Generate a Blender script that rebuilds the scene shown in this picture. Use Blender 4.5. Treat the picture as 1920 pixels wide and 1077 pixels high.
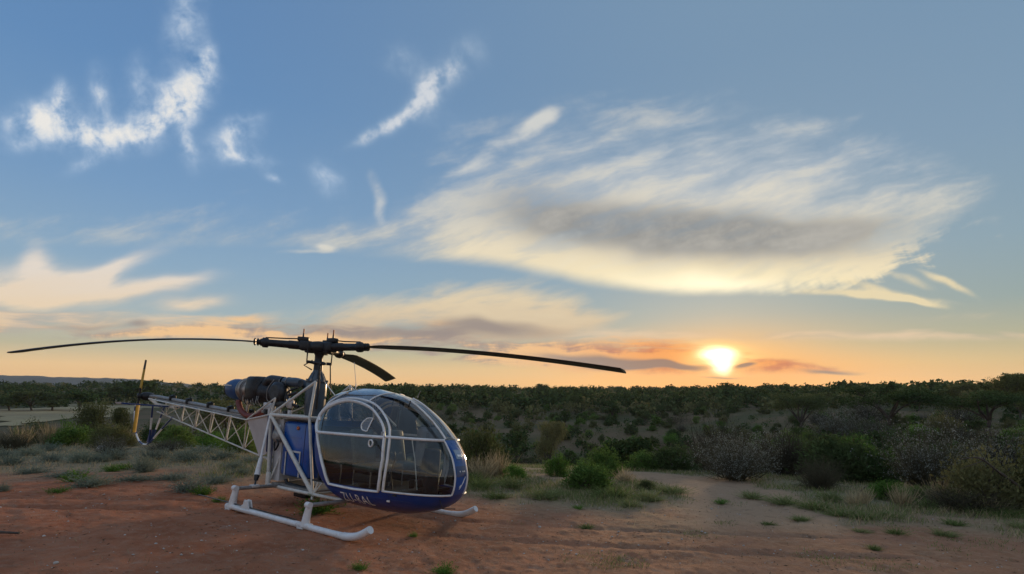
import bpy, math, random
import numpy as np
from mathutils import Matrix, Vector

R_ = math.radians
for o in list(bpy.data.objects):
    bpy.data.objects.remove(o)
scene = bpy.context.scene
col = scene.collection
rng = np.random.default_rng(7)
random.seed(7)

# ------------------------------------------------------------------ camera
CAM_Z = 2.196
camd = bpy.data.cameras.new('camera')
cam = bpy.data.objects.new('camera', camd)
col.objects.link(cam)
cam.location = (0, 0, CAM_Z)
cam.rotation_euler = (R_(90), 0, 0)
camd.sensor_width = 36.0
camd.lens = 18.0
camd.shift_y = 0.1035
camd.clip_start = 0.05
camd.clip_end = 20000
scene.camera = cam
scene.view_settings.view_transform = 'Standard'
scene.view_settings.look = 'None'
scene.view_settings.gamma = 1.0
scene.view_settings.exposure = 0.0
scene.view_settings.use_curve_mapping = False
scene.cycles.use_denoising = True
scene.cycles.max_bounces = 6
scene.cycles.diffuse_bounces = 2
scene.cycles.glossy_bounces = 3
scene.cycles.transparent_max_bounces = 16
scene.cycles.volume_bounces = 0
scene.cycles.sample_clamp_indirect = 6.0


def lin(r, g, b):
    f = lambda c: (c / 255 / 12.92) if c / 255 <= .04045 else ((c / 255 + .055) / 1.055) ** 2.4
    return (f(r), f(g), f(b), 1.0)


# ------------------------------------------------------------------ node helpers
class S_:
    """a socket with arithmetic"""
    def __init__(self, nt, s):
        self.nt, self.s = nt, s

    def _m(self, op, *others, clamp=False):
        n = self.nt.nodes.new('ShaderNodeMath')
        n.operation = op
        n.use_clamp = clamp
        for i, v in enumerate((self,) + others):
            if isinstance(v, S_):
                self.nt.links.new(v.s, n.inputs[i])
            else:
                n.inputs[i].default_value = v
        return S_(self.nt, n.outputs[0])

    def __add__(self, o): return self._m('ADD', o)
    __radd__ = __add__
    def __sub__(self, o): return self._m('SUBTRACT', o)
    def __rsub__(self, o): return (self * -1.0) + o
    def __mul__(self, o): return self._m('MULTIPLY', o)
    __rmul__ = __mul__
    def __truediv__(self, o): return self._m('DIVIDE', o)
    def abs(self): return self._m('ABSOLUTE')
    def exp(self): return self._m('EXPONENT')
    def pw(self, e): return self._m('POWER', e)
    def max(self, o): return self._m('MAXIMUM', o)
    def min(self, o): return self._m('MINIMUM', o)
    def sat(self): return self._m('ADD', 0.0, clamp=True)

    def ss(self, lo, hi, a=0.0, b=1.0):
        n = self.nt.nodes.new('ShaderNodeMapRange')
        n.interpolation_type = 'SMOOTHSTEP'
        self.nt.links.new(self.s, n.inputs[0])
        if lo > hi:
            lo, hi, a, b = hi, lo, b, a
        n.inputs[1].default_value, n.inputs[2].default_value = lo, hi
        n.inputs[3].default_value, n.inputs[4].default_value = a, b
        return S_(self.nt, n.outputs[0])

    def curve(self, pts):
        """piecewise curve through pts (x, y)"""
        xs = [p[0] for p in pts]
        ys = [p[1] for p in pts]
        x0, x1, y0, y1 = xs[0], xs[-1], min(ys), max(ys)
        if y1 - y0 < 1e-6:
            y1 = y0 + 1
        n = self.nt.nodes.new('ShaderNodeFloatCurve')
        c = n.mapping.curves[0]
        q = [((x - x0) / (x1 - x0), (y - y0) / (y1 - y0)) for x, y in pts]
        c.points[0].location = q[0]
        c.points[1].location = q[-1]
        for p in q[1:-1]:
            c.points.new(*p)
        n.mapping.update()
        t = ((self - x0) * (1 / (x1 - x0))).sat()
        self.nt.links.new(t.s, n.inputs['Value'])
        return S_(self.nt, n.outputs[0]) * (y1 - y0) + y0


class NT:
    def __init__(self, nt):
        self.nt = nt

    def new(self, t, **kw):
        n = self.nt.nodes.new(t)
        for k, v in kw.items():
            setattr(n, k, v)
        return n

    def link(self, a, b):
        self.nt.links.new(a.s if isinstance(a, S_) else a, b)

    def sock(self, s):
        return S_(self.nt, s)

    def xyz(self, x, y, z=0.0):
        n = self.new('ShaderNodeCombineXYZ')
        for i, v in enumerate((x, y, z)):
            if isinstance(v, S_):
                self.link(v, n.inputs[i])
            else:
                n.inputs[i].default_value = v
        return n.outputs[0]

    def noise(self, vec, scale=1.0, detail=4.0, rough=0.55, dist=0.0, lac=2.0, dim2=False):
        n = self.new('ShaderNodeTexNoise')
        if dim2:
            n.noise_dimensions = '2D'
        if vec is not None:
            self.link(vec, n.inputs['Vector'])
        n.inputs['Scale'].default_value = scale
        n.inputs['Detail'].default_value = detail
        n.inputs['Roughness'].default_value = rough
        n.inputs['Lacunarity'].default_value = lac
        n.inputs['Distortion'].default_value = dist
        return S_(self.nt, n.outputs[0])

    def ramp(self, fac, stops):
        n = self.new('ShaderNodeValToRGB')
        self.link(fac, n.inputs[0])
        e = n.color_ramp.elements
        while len(e) < len(stops):
            e.new(0.5)
        for i, (p, c) in enumerate(stops):
            e[i].position = p
            e[i].color = c if len(c) == 4 else (*c, 1)
        return n.outputs[0]

    def mix(self, fac, a, b, mode='MIX'):
        n = self.new('ShaderNodeMixRGB', blend_type=mode)
        for s, v in zip(n.inputs, (fac, a, b)):
            if isinstance(v, S_):
                self.link(v, s)
            elif isinstance(v, (int, float)):
                s.default_value = v if s.type == 'VALUE' else (v, v, v, 1)
            elif isinstance(v, tuple):
                s.default_value = v if len(v) == 4 else (*v, 1)
            else:
                self.link(v, s)
        return n.outputs[0]


# ------------------------------------------------------------------ world: dusk sky with clouds
SUN_AZ = math.atan2(0.401, 1.0)          # to the right of straight ahead
SUN_EL = R_(3.7)
world = bpy.data.worlds.new('World')
scene.world = world
world.use_nodes = True
world.node_tree.nodes.clear()
W = NT(world.node_tree)
geo = W.new('ShaderNodeTexCoord')
sep = W.new('ShaderNodeSeparateXYZ')
W.link(geo.outputs['Generated'], sep.inputs[0])
dx, dy, dz = (W.sock(s) for s in sep.outputs)
# tangent coordinates of the view direction about north, in hundredths-of-a-degree-like units:
# x grows to the east, y grows downwards; the southern half of the sky repeats the northern one
ady = dy.abs().max(0.16)
X = dx / ady * 9.6 + 9.6
Y = 7.37 - dz / ady * 9.6
EL = dz                                       # sine of elevation
sunv = (math.sin(SUN_AZ) * math.cos(SUN_EL), math.cos(SUN_AZ) * math.cos(SUN_EL), math.sin(SUN_EL))
cosun = dx * sunv[0] + dy * sunv[1] + dz * sunv[2]
front = cosun.ss(-0.6, 0.9)

sky_n = W.new('ShaderNodeTexSky', sky_type='NISHITA', sun_disc=False)
sky_n.sun_elevation = SUN_EL
sky_n.sun_rotation = SUN_AZ
sky_n.dust_density = 2.0
sky_n.altitude = 1000

elf = EL.max(0.0).pw(0.5)                      # spreads the low sky
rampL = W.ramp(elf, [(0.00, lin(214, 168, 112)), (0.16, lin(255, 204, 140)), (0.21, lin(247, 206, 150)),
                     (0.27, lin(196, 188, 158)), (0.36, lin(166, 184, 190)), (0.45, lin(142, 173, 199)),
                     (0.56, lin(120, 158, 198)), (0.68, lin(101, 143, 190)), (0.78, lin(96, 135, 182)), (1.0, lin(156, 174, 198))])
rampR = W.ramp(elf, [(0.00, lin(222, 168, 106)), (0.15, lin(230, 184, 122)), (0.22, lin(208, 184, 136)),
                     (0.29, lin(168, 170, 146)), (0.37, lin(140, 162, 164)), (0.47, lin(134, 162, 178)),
                     (0.60, lin(126, 156, 182)), (0.72, lin(120, 151, 180)), (0.80, lin(122, 152, 180)), (1.0, lin(156, 174, 198))])  # zenith stop of both ramps, out of view, brightened to light the ground
azside = X.ss(2.0, 15.0)
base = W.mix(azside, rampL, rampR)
rampB = W.ramp(elf, [(0.00, lin(140, 146, 160)), (0.20, lin(176, 170, 176)), (0.32, lin(188, 178, 182)), (0.45, lin(170, 180, 198)), (0.62, lin(156, 174, 200)), (1.0, lin(156, 174, 198))])  # unseen sky behind the camera, raised overhead too for more ground light
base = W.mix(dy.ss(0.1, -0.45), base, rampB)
nis = W.mix(1.0, sky_n.outputs[0], (0.12, 0.12, 0.12), 'MULTIPLY')
base = W.mix(0.10, base, nis)
# warm scatter round the sun
g1 = ((cosun - 1.0) * 55.0).exp()
g2 = ((cosun - 1.0) * 700.0).exp()
lowb = EL.ss(0.17, 0.0)
base = W.mix((g1 * lowb * 0.62).sat(), base, lin(250, 160, 72))

# --- cloud noises
def rotxy(x, y, deg, ox=0., oy=0.):
    c, s = math.cos(R_(deg)), math.sin(R_(deg))
    xx, yy = x - ox, y - oy
    return xx * c + yy * s, yy * c - xx * s


def n2d(x, y, off, detail, rough):
    return W.noise(W.xyz(x + off, y + off * 1.7), 1.0, detail, rough, dim2=True)


warp = n2d(X * 0.55, Y * 0.9, 13.1, 2, 0.55) - 0.5
warp2 = n2d(X * 0.55, Y * 0.9, 39.7, 2, 0.55) - 0.5
Xw, Yw = X + warp * 0.45, Y + warp2 * 0.35
# fibres of the big lens cloud: rising to the right
a1, b1 = rotxy(Xw, Yw, -16)
fib = n2d(a1 * 0.40, b1 * 1.7, 1.3, 7, 0.61)
# streaks of the low bands
band_n = n2d(Xw * 0.30, Yw * 2.6, 5.2, 4, 0.58)
# puffs of the high cirrus
a2, b2 = rotxy(Xw, Yw, 62)
puff = n2d(Xw * 2.1, Yw * 2.3, 8.8, 6, 0.62)
stre = n2d(a2 * 0.7, b2 * 2.4, 2.2, 3, 0.56)


VXY = W.xyz(X, Y, 1.0)
VXYW = W.xyz(Xw, Yw, 1.0)


def blob(x0, y0, a, b, deg=0.0, warped=True, add=None, wt=1.0):
    """a soft ellipse of cloud: exp(-r2), turned by deg, optionally weighted and added to another"""
    cs, sn = math.cos(R_(deg)), math.sin(R_(deg))
    uv = []
    for k in ((cs / a, sn / a, -(x0 * cs + y0 * sn) / a), (-sn / b, cs / b, -(y0 * cs - x0 * sn) / b)):
        d = W.new('ShaderNodeVectorMath', operation='DOT_PRODUCT')
        W.link(VXYW if warped else VXY, d.inputs[0])
        d.inputs[1].default_value = k
        uv.append(W.sock(d.outputs['Value']))
    u, v = uv
    r2 = u._m('MULTIPLY_ADD', u, v * v)
    p = W.new('ShaderNodeMath', operation='POWER')
    p.inputs[0].default_value = math.exp(-1)
    W.link(r2, p.inputs[1])
    if add is None and wt == 1.0:
        return W.sock(p.outputs[0])
    q = W.new('ShaderNodeMath', operation='MULTIPLY_ADD')
    W.link(p.outputs[0], q.inputs[0])
    q.inputs[1].default_value = wt
    if add is None:
        q.inputs[2].default_value = 0
    else:
        W.link(add, q.inputs[2])
    return W.sock(q.outputs[0])


def blobs(lst):
    t = None
    for q in lst:
        t = blob(*q[:5], True, t, q[5] if len(q) > 5 else 1.0)
    return t


toSun = ((cosun - 1.0) * 38.0).exp()
c = base
# A: cirrus high on the left
fa = blobs([(.55, 2.28, .50, .36, 0, .75), (1.4, 2.42, .85, .28, 4, .8), (2.3, 2.55, .8, .34, -8, .8), (3.05, 2.22, .55, .30, -42, .9), (3.38, 1.90, .34, .36, -45, .8),
            (3.72, 1.5, .36, .50, 12, .7), (3.86, 1.08, .24, .30, 10, .55), (3.42, .35, .36, .75, 8, .62),
            (1.12, 1.75, .24, .32, 0, .75), (1.92, 1.75, .24, .50, -14, .55), (2.65, 1.65, .30, .55, -10, .52), (1.0, 2.05, .6, .3, 0, .35),
            (3.58, 2.7, .17, .42, 0, .7), (4.4, 2.62, .52, .30, -24, .75), (4.65, 3.0, .5, .16, 12, .6), (4.6, 2.2, .45, .13, -8, .4),
            (1.6, 3.05, .42, .15, -24, .5), (.4, 2.75, .8, .16, 0, .35), (5.08, 3.4, .2, .08, 25, .6), (6.1, 3.35, .36, .26, 40, .55)])
vA = fa * (puff * 2.9 + stre * 1.6 - 1.10)
dA = vA.ss(0.0, 1.35)
c = W.mix((dA * 0.88).sat(), c, W.mix(vA.ss(0.45, 2.0), lin(178, 198, 221), lin(246, 241, 232)))
# B: single wisp
fb = blobs([(7.0, 2.55, .42, .13, -28, .85), (7.5, 2.25, .46, .18, -33, .9), (7.95, 1.9, .42, .22, -55, 1.0), (8.2, 1.48, .36, .34, -50, .85), (8.65, 1.1, .55, .34, -38, .6), (7.5, 1.1, .36, .30, 25, .55),
            (8.15, 2.1, .3, .3, -50, .4), (8.6, 2.45, .8, .3, -35, .22)])
vB = fb * (puff * 2.0 + stre * 1.7 - 0.85)
dB = vB.ss(0.0, 1.6)
c = W.mix((dB * 0.75).sat(), c, W.mix(vB.ss(0.35, 1.5), lin(180, 198, 216), lin(228, 229, 230)))
# C: the big lens cloud
lowC = X.curve([(5.3, 4.60), (6.4, 4.76), (7.5, 4.88), (9.0, 4.97), (10.3, 5.20), (11.5, 5.42), (12.6, 5.52), (14.0, 5.52), (15.0, 5.50), (15.9, 5.42), (16.7, 5.15), (17.4, 4.8), (18.1, 4.45), (18.6, 4.22), (19.0, 4.1)])
upC = X.curve([(5.3, 4.58), (6.4, 4.5), (7.2, 4.15), (8.2, 3.55), (9.3, 2.95), (10.2, 2.55), (11.4, 2.5), (12.6, 2.35), (14.2, 2.25), (15.4, 2.6), (16.8, 3.0), (18.0, 3.6), (18.7, 3.95), (19.0, 4.3)])
fin = (stre - 0.5) * 0.25 + (fib - 0.5) * 0.55
mlow = (lowC - Y + fin * X.ss(13.5, 17.2, 0.15, 2.6)).ss(-0.08, 0.26)
mup = (Y - upC + (fib - 0.5) * 2.4 + (puff - .5) * 0.7).ss(-0.75, 1.25)
rightfade = (X - fin * 1.6).ss(18.9, 17.9)
body = (Y - upC).ss(0.7, 2.0)
dC = mlow * mup * rightfade * (fib.ss(0.30, 0.62) * 0.40 + body * 0.35 + 0.42).min(1.0)
depthC = (lowC - Y)                                # height above the lower edge
thick = blobs([(12.0, 4.30, 2.4, .50, 5, 1.1), (14.4, 4.45, 2.3, .42, 3, .9), (16.2, 4.22, 1.1, .24, -6, .5), (10.2, 4.0, 1.0, .4, 8, .45), (10.0, 3.3, 1.2, .5, -20, .28)])
greyC = (thick * (fib * 1.3 + puff * 0.6 + 0.05)).ss(0.02, 1.10)
warmC = depthC.ss(0.85, 0.05) * blob(13.6, 5.3, 2.6, .8, 2, False)
hotC = blob(13.4, 5.32, 1.35, .17, 3) * dC
dC2 = (blobs([(7.05, 3.75, .13, .5, -18, .85), (10.1, 2.25, .35, .14, -24, .9), (9.5, 2.65, .8, .22, -32, .7), (8.8, 3.15, .5, .14, -20, .5), (16.2, 5.56, 1.3, .075, 7, 1.3), (17.1, 5.7, .5, .05, 14, 1.2), (17.75, 5.36, .55, .09, 28, 1.0), (17.0, 5.25, .5, .10, 24, .7), (16.3, 5.42, .8, .10, 14, .8), (6.15, 4.64, .2, .09, 10, .9), (5.8, 4.72, .6, .05, 4, .5), (14.6, 2.4, 1.4, .28, -8, .35)]) * (fib * 1.2 + puff * .8 - .1)).ss(0.12, 1.0)
colC = W.mix((Y + (fib - .5) * 1.6).ss(3.0, 5.3), lin(194, 200, 204), lin(246, 227, 188))
colC = W.mix((fib.ss(.50, .72) * .55).sat(), colC, lin(238, 228, 206))
colC = W.mix((warmC * 1.0).sat(), colC, lin(255, 238, 192))
colC = W.mix((greyC * 0.95).sat(), colC, W.mix((fib + (puff - .5) * .5).ss(.15, .85), lin(132, 131, 129), lin(180, 175, 166)))
c = W.mix((dC * 0.90).sat(), c, colC)
c = W.mix((dC2 * 0.78).sat(), c, W.mix(Y.ss(4.4, 5.3), lin(220, 218, 210), lin(248, 226, 178)))
c = W.mix((hotC * 1.1).sat(), c, (1.25, 1.12, 0.80))
c = W.mix((warmC * dC * 0.35).sat(), c, (1.12, 0.95, 0.60))
# D: cream clouds low on the left
fD = blobs([(.2, 5.38, 1.4, .38, 0, 1.0), (.68, 4.95, .28, .42, 28, .7), (1.85, 5.2, 1.05, .19, -24, .95), (2.9, 5.42, 1.1, .17, -10, .8), (3.6, 5.72, .7, .12, -8, .85), (1.3, 5.5, 1.0, .3, 0, .6)])
dD = (fD * (fib * 1.7 + band_n * 1.0 - .35)).ss(0.02, 1.0)
c = W.mix((dD * 0.88).sat(), c, W.mix((Y - band_n * .7).ss(4.6, 5.5), lin(236, 222, 206), lin(242, 216, 182)))
lowD = X.curve([(-3, 6.42), (0, 6.36), (1.5, 6.34), (3, 6.33), (4.4, 6.38), (5.5, 6.4)])
upD = X.curve([(-3, 5.6), (0, 5.62), (1.5, 5.7), (3.0, 5.9), (4.0, 6.02), (5.5, 6.15)])
dD2 = (lowD - Y + fin * .25).ss(-0.04, 0.16) * (Y + (band_n - .5) * .7 - upD).ss(-0.05, 0.3) * (band_n + warp * .2).ss(0.28, 0.52)
c = W.mix((dD2 * 0.80).sat(), c, W.mix(band_n.ss(.36, .62), lin(180, 170, 162), lin(236, 206, 172)))
# E: low cloud in the middle
lowE = X.curve([(5.5, 6.3), (7, 6.45), (8.5, 6.5), (9.8, 6.48), (10.9, 6.28), (11.6, 6.10), (12.1, 6.02)])
upE = X.curve([(5.5, 5.95), (6.4, 5.72), (7.6, 5.52), (8.6, 5.28), (9.8, 5.28), (10.8, 5.48), (11.5, 5.85), (12.1, 6.02)])
dE = (lowE - Y + fin * .3).ss(-0.05, 0.22) * (Y + (fib - .5) * 0.8 - upE).ss(-0.1, 0.45) * (band_n * .6 + fib * .5 + .1).ss(0.36, 0.66)
c = W.mix((dE * 0.88).sat(), c, W.mix((Y - band_n * .6 - fib * .3).ss(5.0, 6.1), lin(234, 212, 174), lin(208, 180, 148)))
# glow of the low sun in the clear air behind the cloud bank
isfront = dy.ss(0.1, 0.3)
halo = blob(13.47, 6.74, 1.3, .38, 0, False) * isfront
halo2 = blob(13.6, 6.92, 3.0, .30, 0, False) * isfront
c = W.mix((halo2 * 0.62).sat(), c, (1.08, 0.44, 0.095))
c = W.mix((halo * 0.55).sat(), c, (1.22, 0.62, 0.16))
# F: long low bank running to the sun
lowF = X.curve([(2, 6.36), (5, 6.44), (7, 6.62), (9, 6.86), (11, 6.99), (13, 7.02), (15, 7.0), (16.4, 7.0)])
upF = X.curve([(2, 6.1), (4.5, 5.98), (6.5, 5.94), (8.0, 6.0), (9.5, 6.3), (11, 6.34), (12.6, 6.36), (13.6, 6.45), (15.0, 6.68), (16.4, 6.95)])
dF = (lowF - Y + fin * .3).ss(-0.03, 0.12) * (Y + (band_n - .5) * .6 - upF).ss(-0.02, 0.20) * (band_n + (fib - .5) * .4).ss(0.30, 0.50) * X.ss(16.5, 15.6)
colF = W.mix(toSun, W.mix((band_n + (puff - .5) * .4).ss(.42, .60), lin(166, 148, 138), lin(244, 198, 144)), W.mix((band_n + (puff - .5) * .3).ss(.42, .58), lin(220, 108, 46), lin(255, 156, 60)))
c = W.mix((dF * 0.95).sat(), c, colF)
# G: dark bars by the sun
dG = (blobs([(12.35, 6.88, .95, .080, 1, 1.3), (13.98, 6.86, .22, .045, -8, 1.2), (13.5, 7.06, .5, .03, 0, .8), (15.6, 6.99, .6, .05, 1, .9), (11.0, 6.74, 1.2, .10, 4, .8), (9.3, 6.16, 1.3, .17, 5, .95), (8.0, 6.25, 1.2, .14, 4, .8), (2.6, 6.06, .25, .07, 0, .7), (6.2, 6.2, 1.4, .12, 2, .7), (1.6, 6.12, 1.2, .07, 0, .6)]) * (band_n * 1.3 + 0.35)).ss(0.14, 1.08)

c = W.mix((dG * 0.92).sat(), c, W.mix(toSun, lin(152, 140, 134), lin(146, 116, 100)))
# the veiled sun itself
brk = (1.55 - band_n * 1.1 - dG * 0.8)
sun1 = (blobs([(13.44, 6.66, .38, .14, 3, 1.0), (13.50, 6.87, .22, .14, 0, .85)]) * (1.9 - band_n * 1.5 - dG * .6)).ss(.08, 1.25) * isfront
sun2 = blob(13.46, 6.72, .55, .24, 0) * brk * isfront
c = W.mix((sun2 * 1.05).sat(), c, (1.6, 1.05, 0.36))
c = W.mix(sun1.sat(), c, (3.2, 2.7, 1.7))
SKY_GAIN = 1.0
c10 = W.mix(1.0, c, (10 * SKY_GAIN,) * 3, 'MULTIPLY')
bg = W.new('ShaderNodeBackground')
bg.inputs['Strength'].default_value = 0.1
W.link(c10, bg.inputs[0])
wo = W.new('ShaderNodeOutputWorld')
W.link(bg.outputs[0], wo.inputs['Surface'])
world.cycles.sampling_method = 'NONE'

# ------------------------------------------------------------------ the veiled low sun
sd = bpy.data.lights.new('sun', 'SUN')
sd.energy = 3.0
sd.angle = R_(5)
sd.color = (1.0, 0.66, 0.36)
sun = bpy.data.objects.new('sun', sd)
col.objects.link(sun)
sun.rotation_euler = Vector(sunv).to_track_quat('Z', 'Y').to_euler()

# ------------------------------------------------------------------ mesh helpers
def mesh_np(name, V, F, smooth=False):
    V = np.asarray(V, np.float32).reshape(-1, 3)
    F = np.asarray(F, np.int32)
    me = bpy.data.meshes.new(name)
    me.vertices.add(len(V))
    me.vertices.foreach_set('co', V.ravel())
    k = F.shape[1]
    me.loops.add(F.size)
    me.loops.foreach_set('vertex_index', F.ravel())
    me.polygons.add(len(F))
    me.polygons.foreach_set('loop_start', np.arange(0, F.size, k, dtype=np.int32))
    me.polygons.foreach_set('loop_total', np.full(len(F), k, np.int32))
    me.polygons.foreach_set('use_smooth', np.full(len(F), smooth))
    me.update(calc_edges=True)
    return me


def link(name, me, m=None, parent=None, smooth=None):
    o = bpy.data.objects.new(name, me)
    col.objects.link(o)
    if m is not None and me is not None and not me.materials:
        me.materials.append(m)
    o.parent = parent
    return o


def tag(o, label=None, cat=None, group=None, kind=None):
    for k, v in (('label', label), ('category', cat), ('group', group), ('kind', kind)):
        if v:
            o[k] = v
    return o


def empty(name, loc=(0, 0, 0)):
    o = bpy.data.objects.new(name, None)
    col.objects.link(o)
    o.location = loc
    o.empty_display_size = .2
    return o


class MB:
    """collects simple shapes into one mesh"""
    def __init__(self):
        self.v, self.f, self.sm = [], [], []

    def add(self, V, F, sm=True):
        n = len(self.v)
        self.v.extend([tuple(map(float, p)) for p in V])
        self.f.extend([tuple(i + n for i in f) for f in F])
        self.sm.extend([sm] * len(F))
        return self

    def tube(self, pts, r, seg=8, cap=True, ry=None):
        pts = [np.asarray(p, float) for p in pts]
        n = len(pts)
        rs = list(r) if hasattr(r, '__len__') else [r] * n
        t0 = pts[1] - pts[0]
        t0 /= np.linalg.norm(t0)
        up = np.array([0, 0, 1.]) if abs(t0[2]) < .9 else np.array([1., 0, 0])
        a = np.cross(t0, up); a /= np.linalg.norm(a)
        V, F = [], []
        for i, p in enumerate(pts):
            t = pts[min(i + 1, n - 1)] - pts[max(i - 1, 0)]
            t /= np.linalg.norm(t) + 1e-12
            a = a - t * a.dot(t); a /= np.linalg.norm(a) + 1e-12
            b = np.cross(t, a)
            for k in range(seg):
                q = 2 * math.pi * k / seg
                V.append(p + rs[i] * (math.cos(q) * a + math.sin(q) * b * (ry or 1.0)))
        for i in range(n - 1):
            for k in range(seg):
                k2 = (k + 1) % seg
                F.append((i * seg + k, i * seg + k2, (i + 1) * seg + k2, (i + 1) * seg + k))
        self.add(V, F, True)
        if cap:
            self.add([V[k] for k in range(seg)], [tuple(range(seg))[::-1]], False)
            self.add([V[(n - 1) * seg + k] for k in range(seg)], [tuple(range(seg))], False)
        return self

    def box(self, c, s, rot=None, bev=0.0):
        c = np.asarray(c, float)
        h = np.asarray(s, float) / 2
        if bev <= 0:
            V = [np.array([x, y, z]) * h for x in (-1, 1) for y in (-1, 1) for z in (-1, 1)]
            F = [(0, 1, 3, 2), (4, 6, 7, 5), (0, 4, 5, 1), (2, 3, 7, 6), (0, 2, 6, 4), (1, 5, 7, 3)]
        else:
            V, ring = [], []
            b = min(bev, *(h * .95))
            q = [(-1, -1), (1, -1), (1, 1), (-1, 1)]
            def loop(inset, z):
                out = []
                for i, (sx, sy) in enumerate(q):
                    for k in range(3):
                        an = math.pi * (1 + i * .5) + k * math.pi / 4
                        out.append(np.array([sx * (h[0] - b) + (b - inset) * math.cos(an), sy * (h[1] - b) + (b - inset) * math.sin(an), z]))
                return out
            for ins, z in ((b * .8, -h[2]), (b * .25, -h[2] + b * .3), (0, -h[2] + b), (0, h[2] - b), (b * .25, h[2] - b * .3), (b * .8, h[2])):
                V += loop(ins, z)
            F = []
            for i in range(5):
                for k in range(12):
                    k2 = (k + 1) % 12
                    F.append((i * 12 + k, i * 12 + k2, (i + 1) * 12 + k2, (i + 1) * 12 + k))
            F.append(tuple(range(12))[::-1]); F.append(tuple(60 + k for k in range(12)))
        if rot is not None:
            M = np.array(rot)
            V = [M @ v for v in V]
        return self.add([v + c for v in V], F, bev > 0)

    def lathe(self, prof, o, axis=(0, 0, 1), seg=20):
        """prof: (radius, height along axis)"""
        o = np.asarray(o, float); ax = np.asarray(axis, float); ax /= np.linalg.norm(ax)
        up = np.array([0, 0, 1.]) if abs(ax[2]) < .9 else np.array([1., 0, 0])
        a = np.cross(up, ax); a /= np.linalg.norm(a); b = np.cross(ax, a)
        V, F = [], []
        for r, h in prof:
            for k in range(seg):
                q = 2 * math.pi * k / seg
                V.append(o + ax * h + max(r, 1e-4) * (math.cos(q) * a + math.sin(q) * b))
        for i in range(len(prof) - 1):
            for k in range(seg):
                k2 = (k + 1) % seg
                F.append((i * seg + k, i * seg + k2, (i + 1) * seg + k2, (i + 1) * seg + k))
        self.add(V, F, True)
        self.add([V[k] for k in range(seg)], [tuple(range(seg))[::-1]], False)
        self.add(V[-seg:], [tuple(range(seg))], False)
        return self

    def plate(self, poly, nrm, th):
        """flat polygon in 3D thickened by th along nrm"""
        P = [np.asarray(p, float) for p in poly]; n = np.asarray(nrm, float); n /= np.linalg.norm(n)
        k = len(P)
        V = [p - n * th / 2 for p in P] + [p + n * th / 2 for p in P]
        F = [tuple(range(k))[::-1], tuple(range(k, 2 * k))] + [(i, (i + 1) % k, k + (i + 1) % k, k + i) for i in range(k)]
        return self.add(V, F, False)

    def grid(self, P, sm=True):
        P = np.asarray(P, float); m, n = P.shape[:2]
        F = [(i * n + j, i * n + j + 1, (i + 1) * n + j + 1, (i + 1) * n + j) for i in range(m - 1) for j in range(n - 1)]
        return self.add(P.reshape(-1, 3), F, sm)

    def build(self, name, m, parent=None):
        me = bpy.data.meshes.new(name)
        me.from_pydata(self.v, [], self.f)
        me.polygons.foreach_set('use_smooth', self.sm)
        me.update()
        return link(name, me, m, parent)


def smooth_path(pts, n=6):
    """Catmull-Rom through pts"""
    P = [np.asarray(p, float) for p in pts]
    P = [2 * P[0] - P[1]] + P + [2 * P[-1] - P[-2]]
    out = []
    for i in range(1, len(P) - 2):
        for k in range(n):
            t = k / n
            p0, p1, p2, p3 = P[i - 1:i + 3]
            out.append(.5 * (2 * p1 + (p2 - p0) * t + (2 * p0 - 5 * p1 + 4 * p2 - p3) * t * t + (3 * p1 - p0 - 3 * p2 + p3) * t ** 3))
    out.append(P[-2])
    return out


# ------------------------------------------------------------------ materials
def mat(name, color, rough=.5, metal=0., var=.12, scale=6., bump=0., bscale=40., coat=0., dirt=None, spec=.5):
    m = bpy.data.materials.new(name)
    m.use_nodes = True
    N = NT(m.node_tree)
    p = m.node_tree.nodes['Principled BSDF']
    tc = N.new('ShaderNodeTexCoord')
    n = N.noise(tc.outputs['Object'], scale, 5, .6)
    cc = N.mix(n.ss(.3, .7), tuple(x * (1 - var) for x in color[:3]), tuple(min(1, x * (1 + var)) for x in color[:3]))
    if dirt:
        n2 = N.noise(tc.outputs['Object'], scale * .7, 6, .7)
        cc = N.mix((n2.ss(.5, .75) * dirt[1]).sat(), cc, dirt[0])
    N.link(cc, p.inputs['Base Color'])
    r = n * .25 + (rough - .12)
    N.link(r.sat(), p.inputs['Roughness'])
    p.inputs['Metallic'].default_value = metal
    p.inputs['Coat Weight'].default_value = coat
    p.inputs['Specular IOR Level'].default_value = spec
    if bump:
        b = N.new('ShaderNodeBump')
        b.inputs['Strength'].default_value = bump
        b.inputs['Distance'].default_value = .01
        N.link(N.noise(tc.outputs['Object'], bscale, 4, .6), b.inputs['Height'])
        N.link(b.outputs[0], p.inputs['Normal'])
    return m


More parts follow.
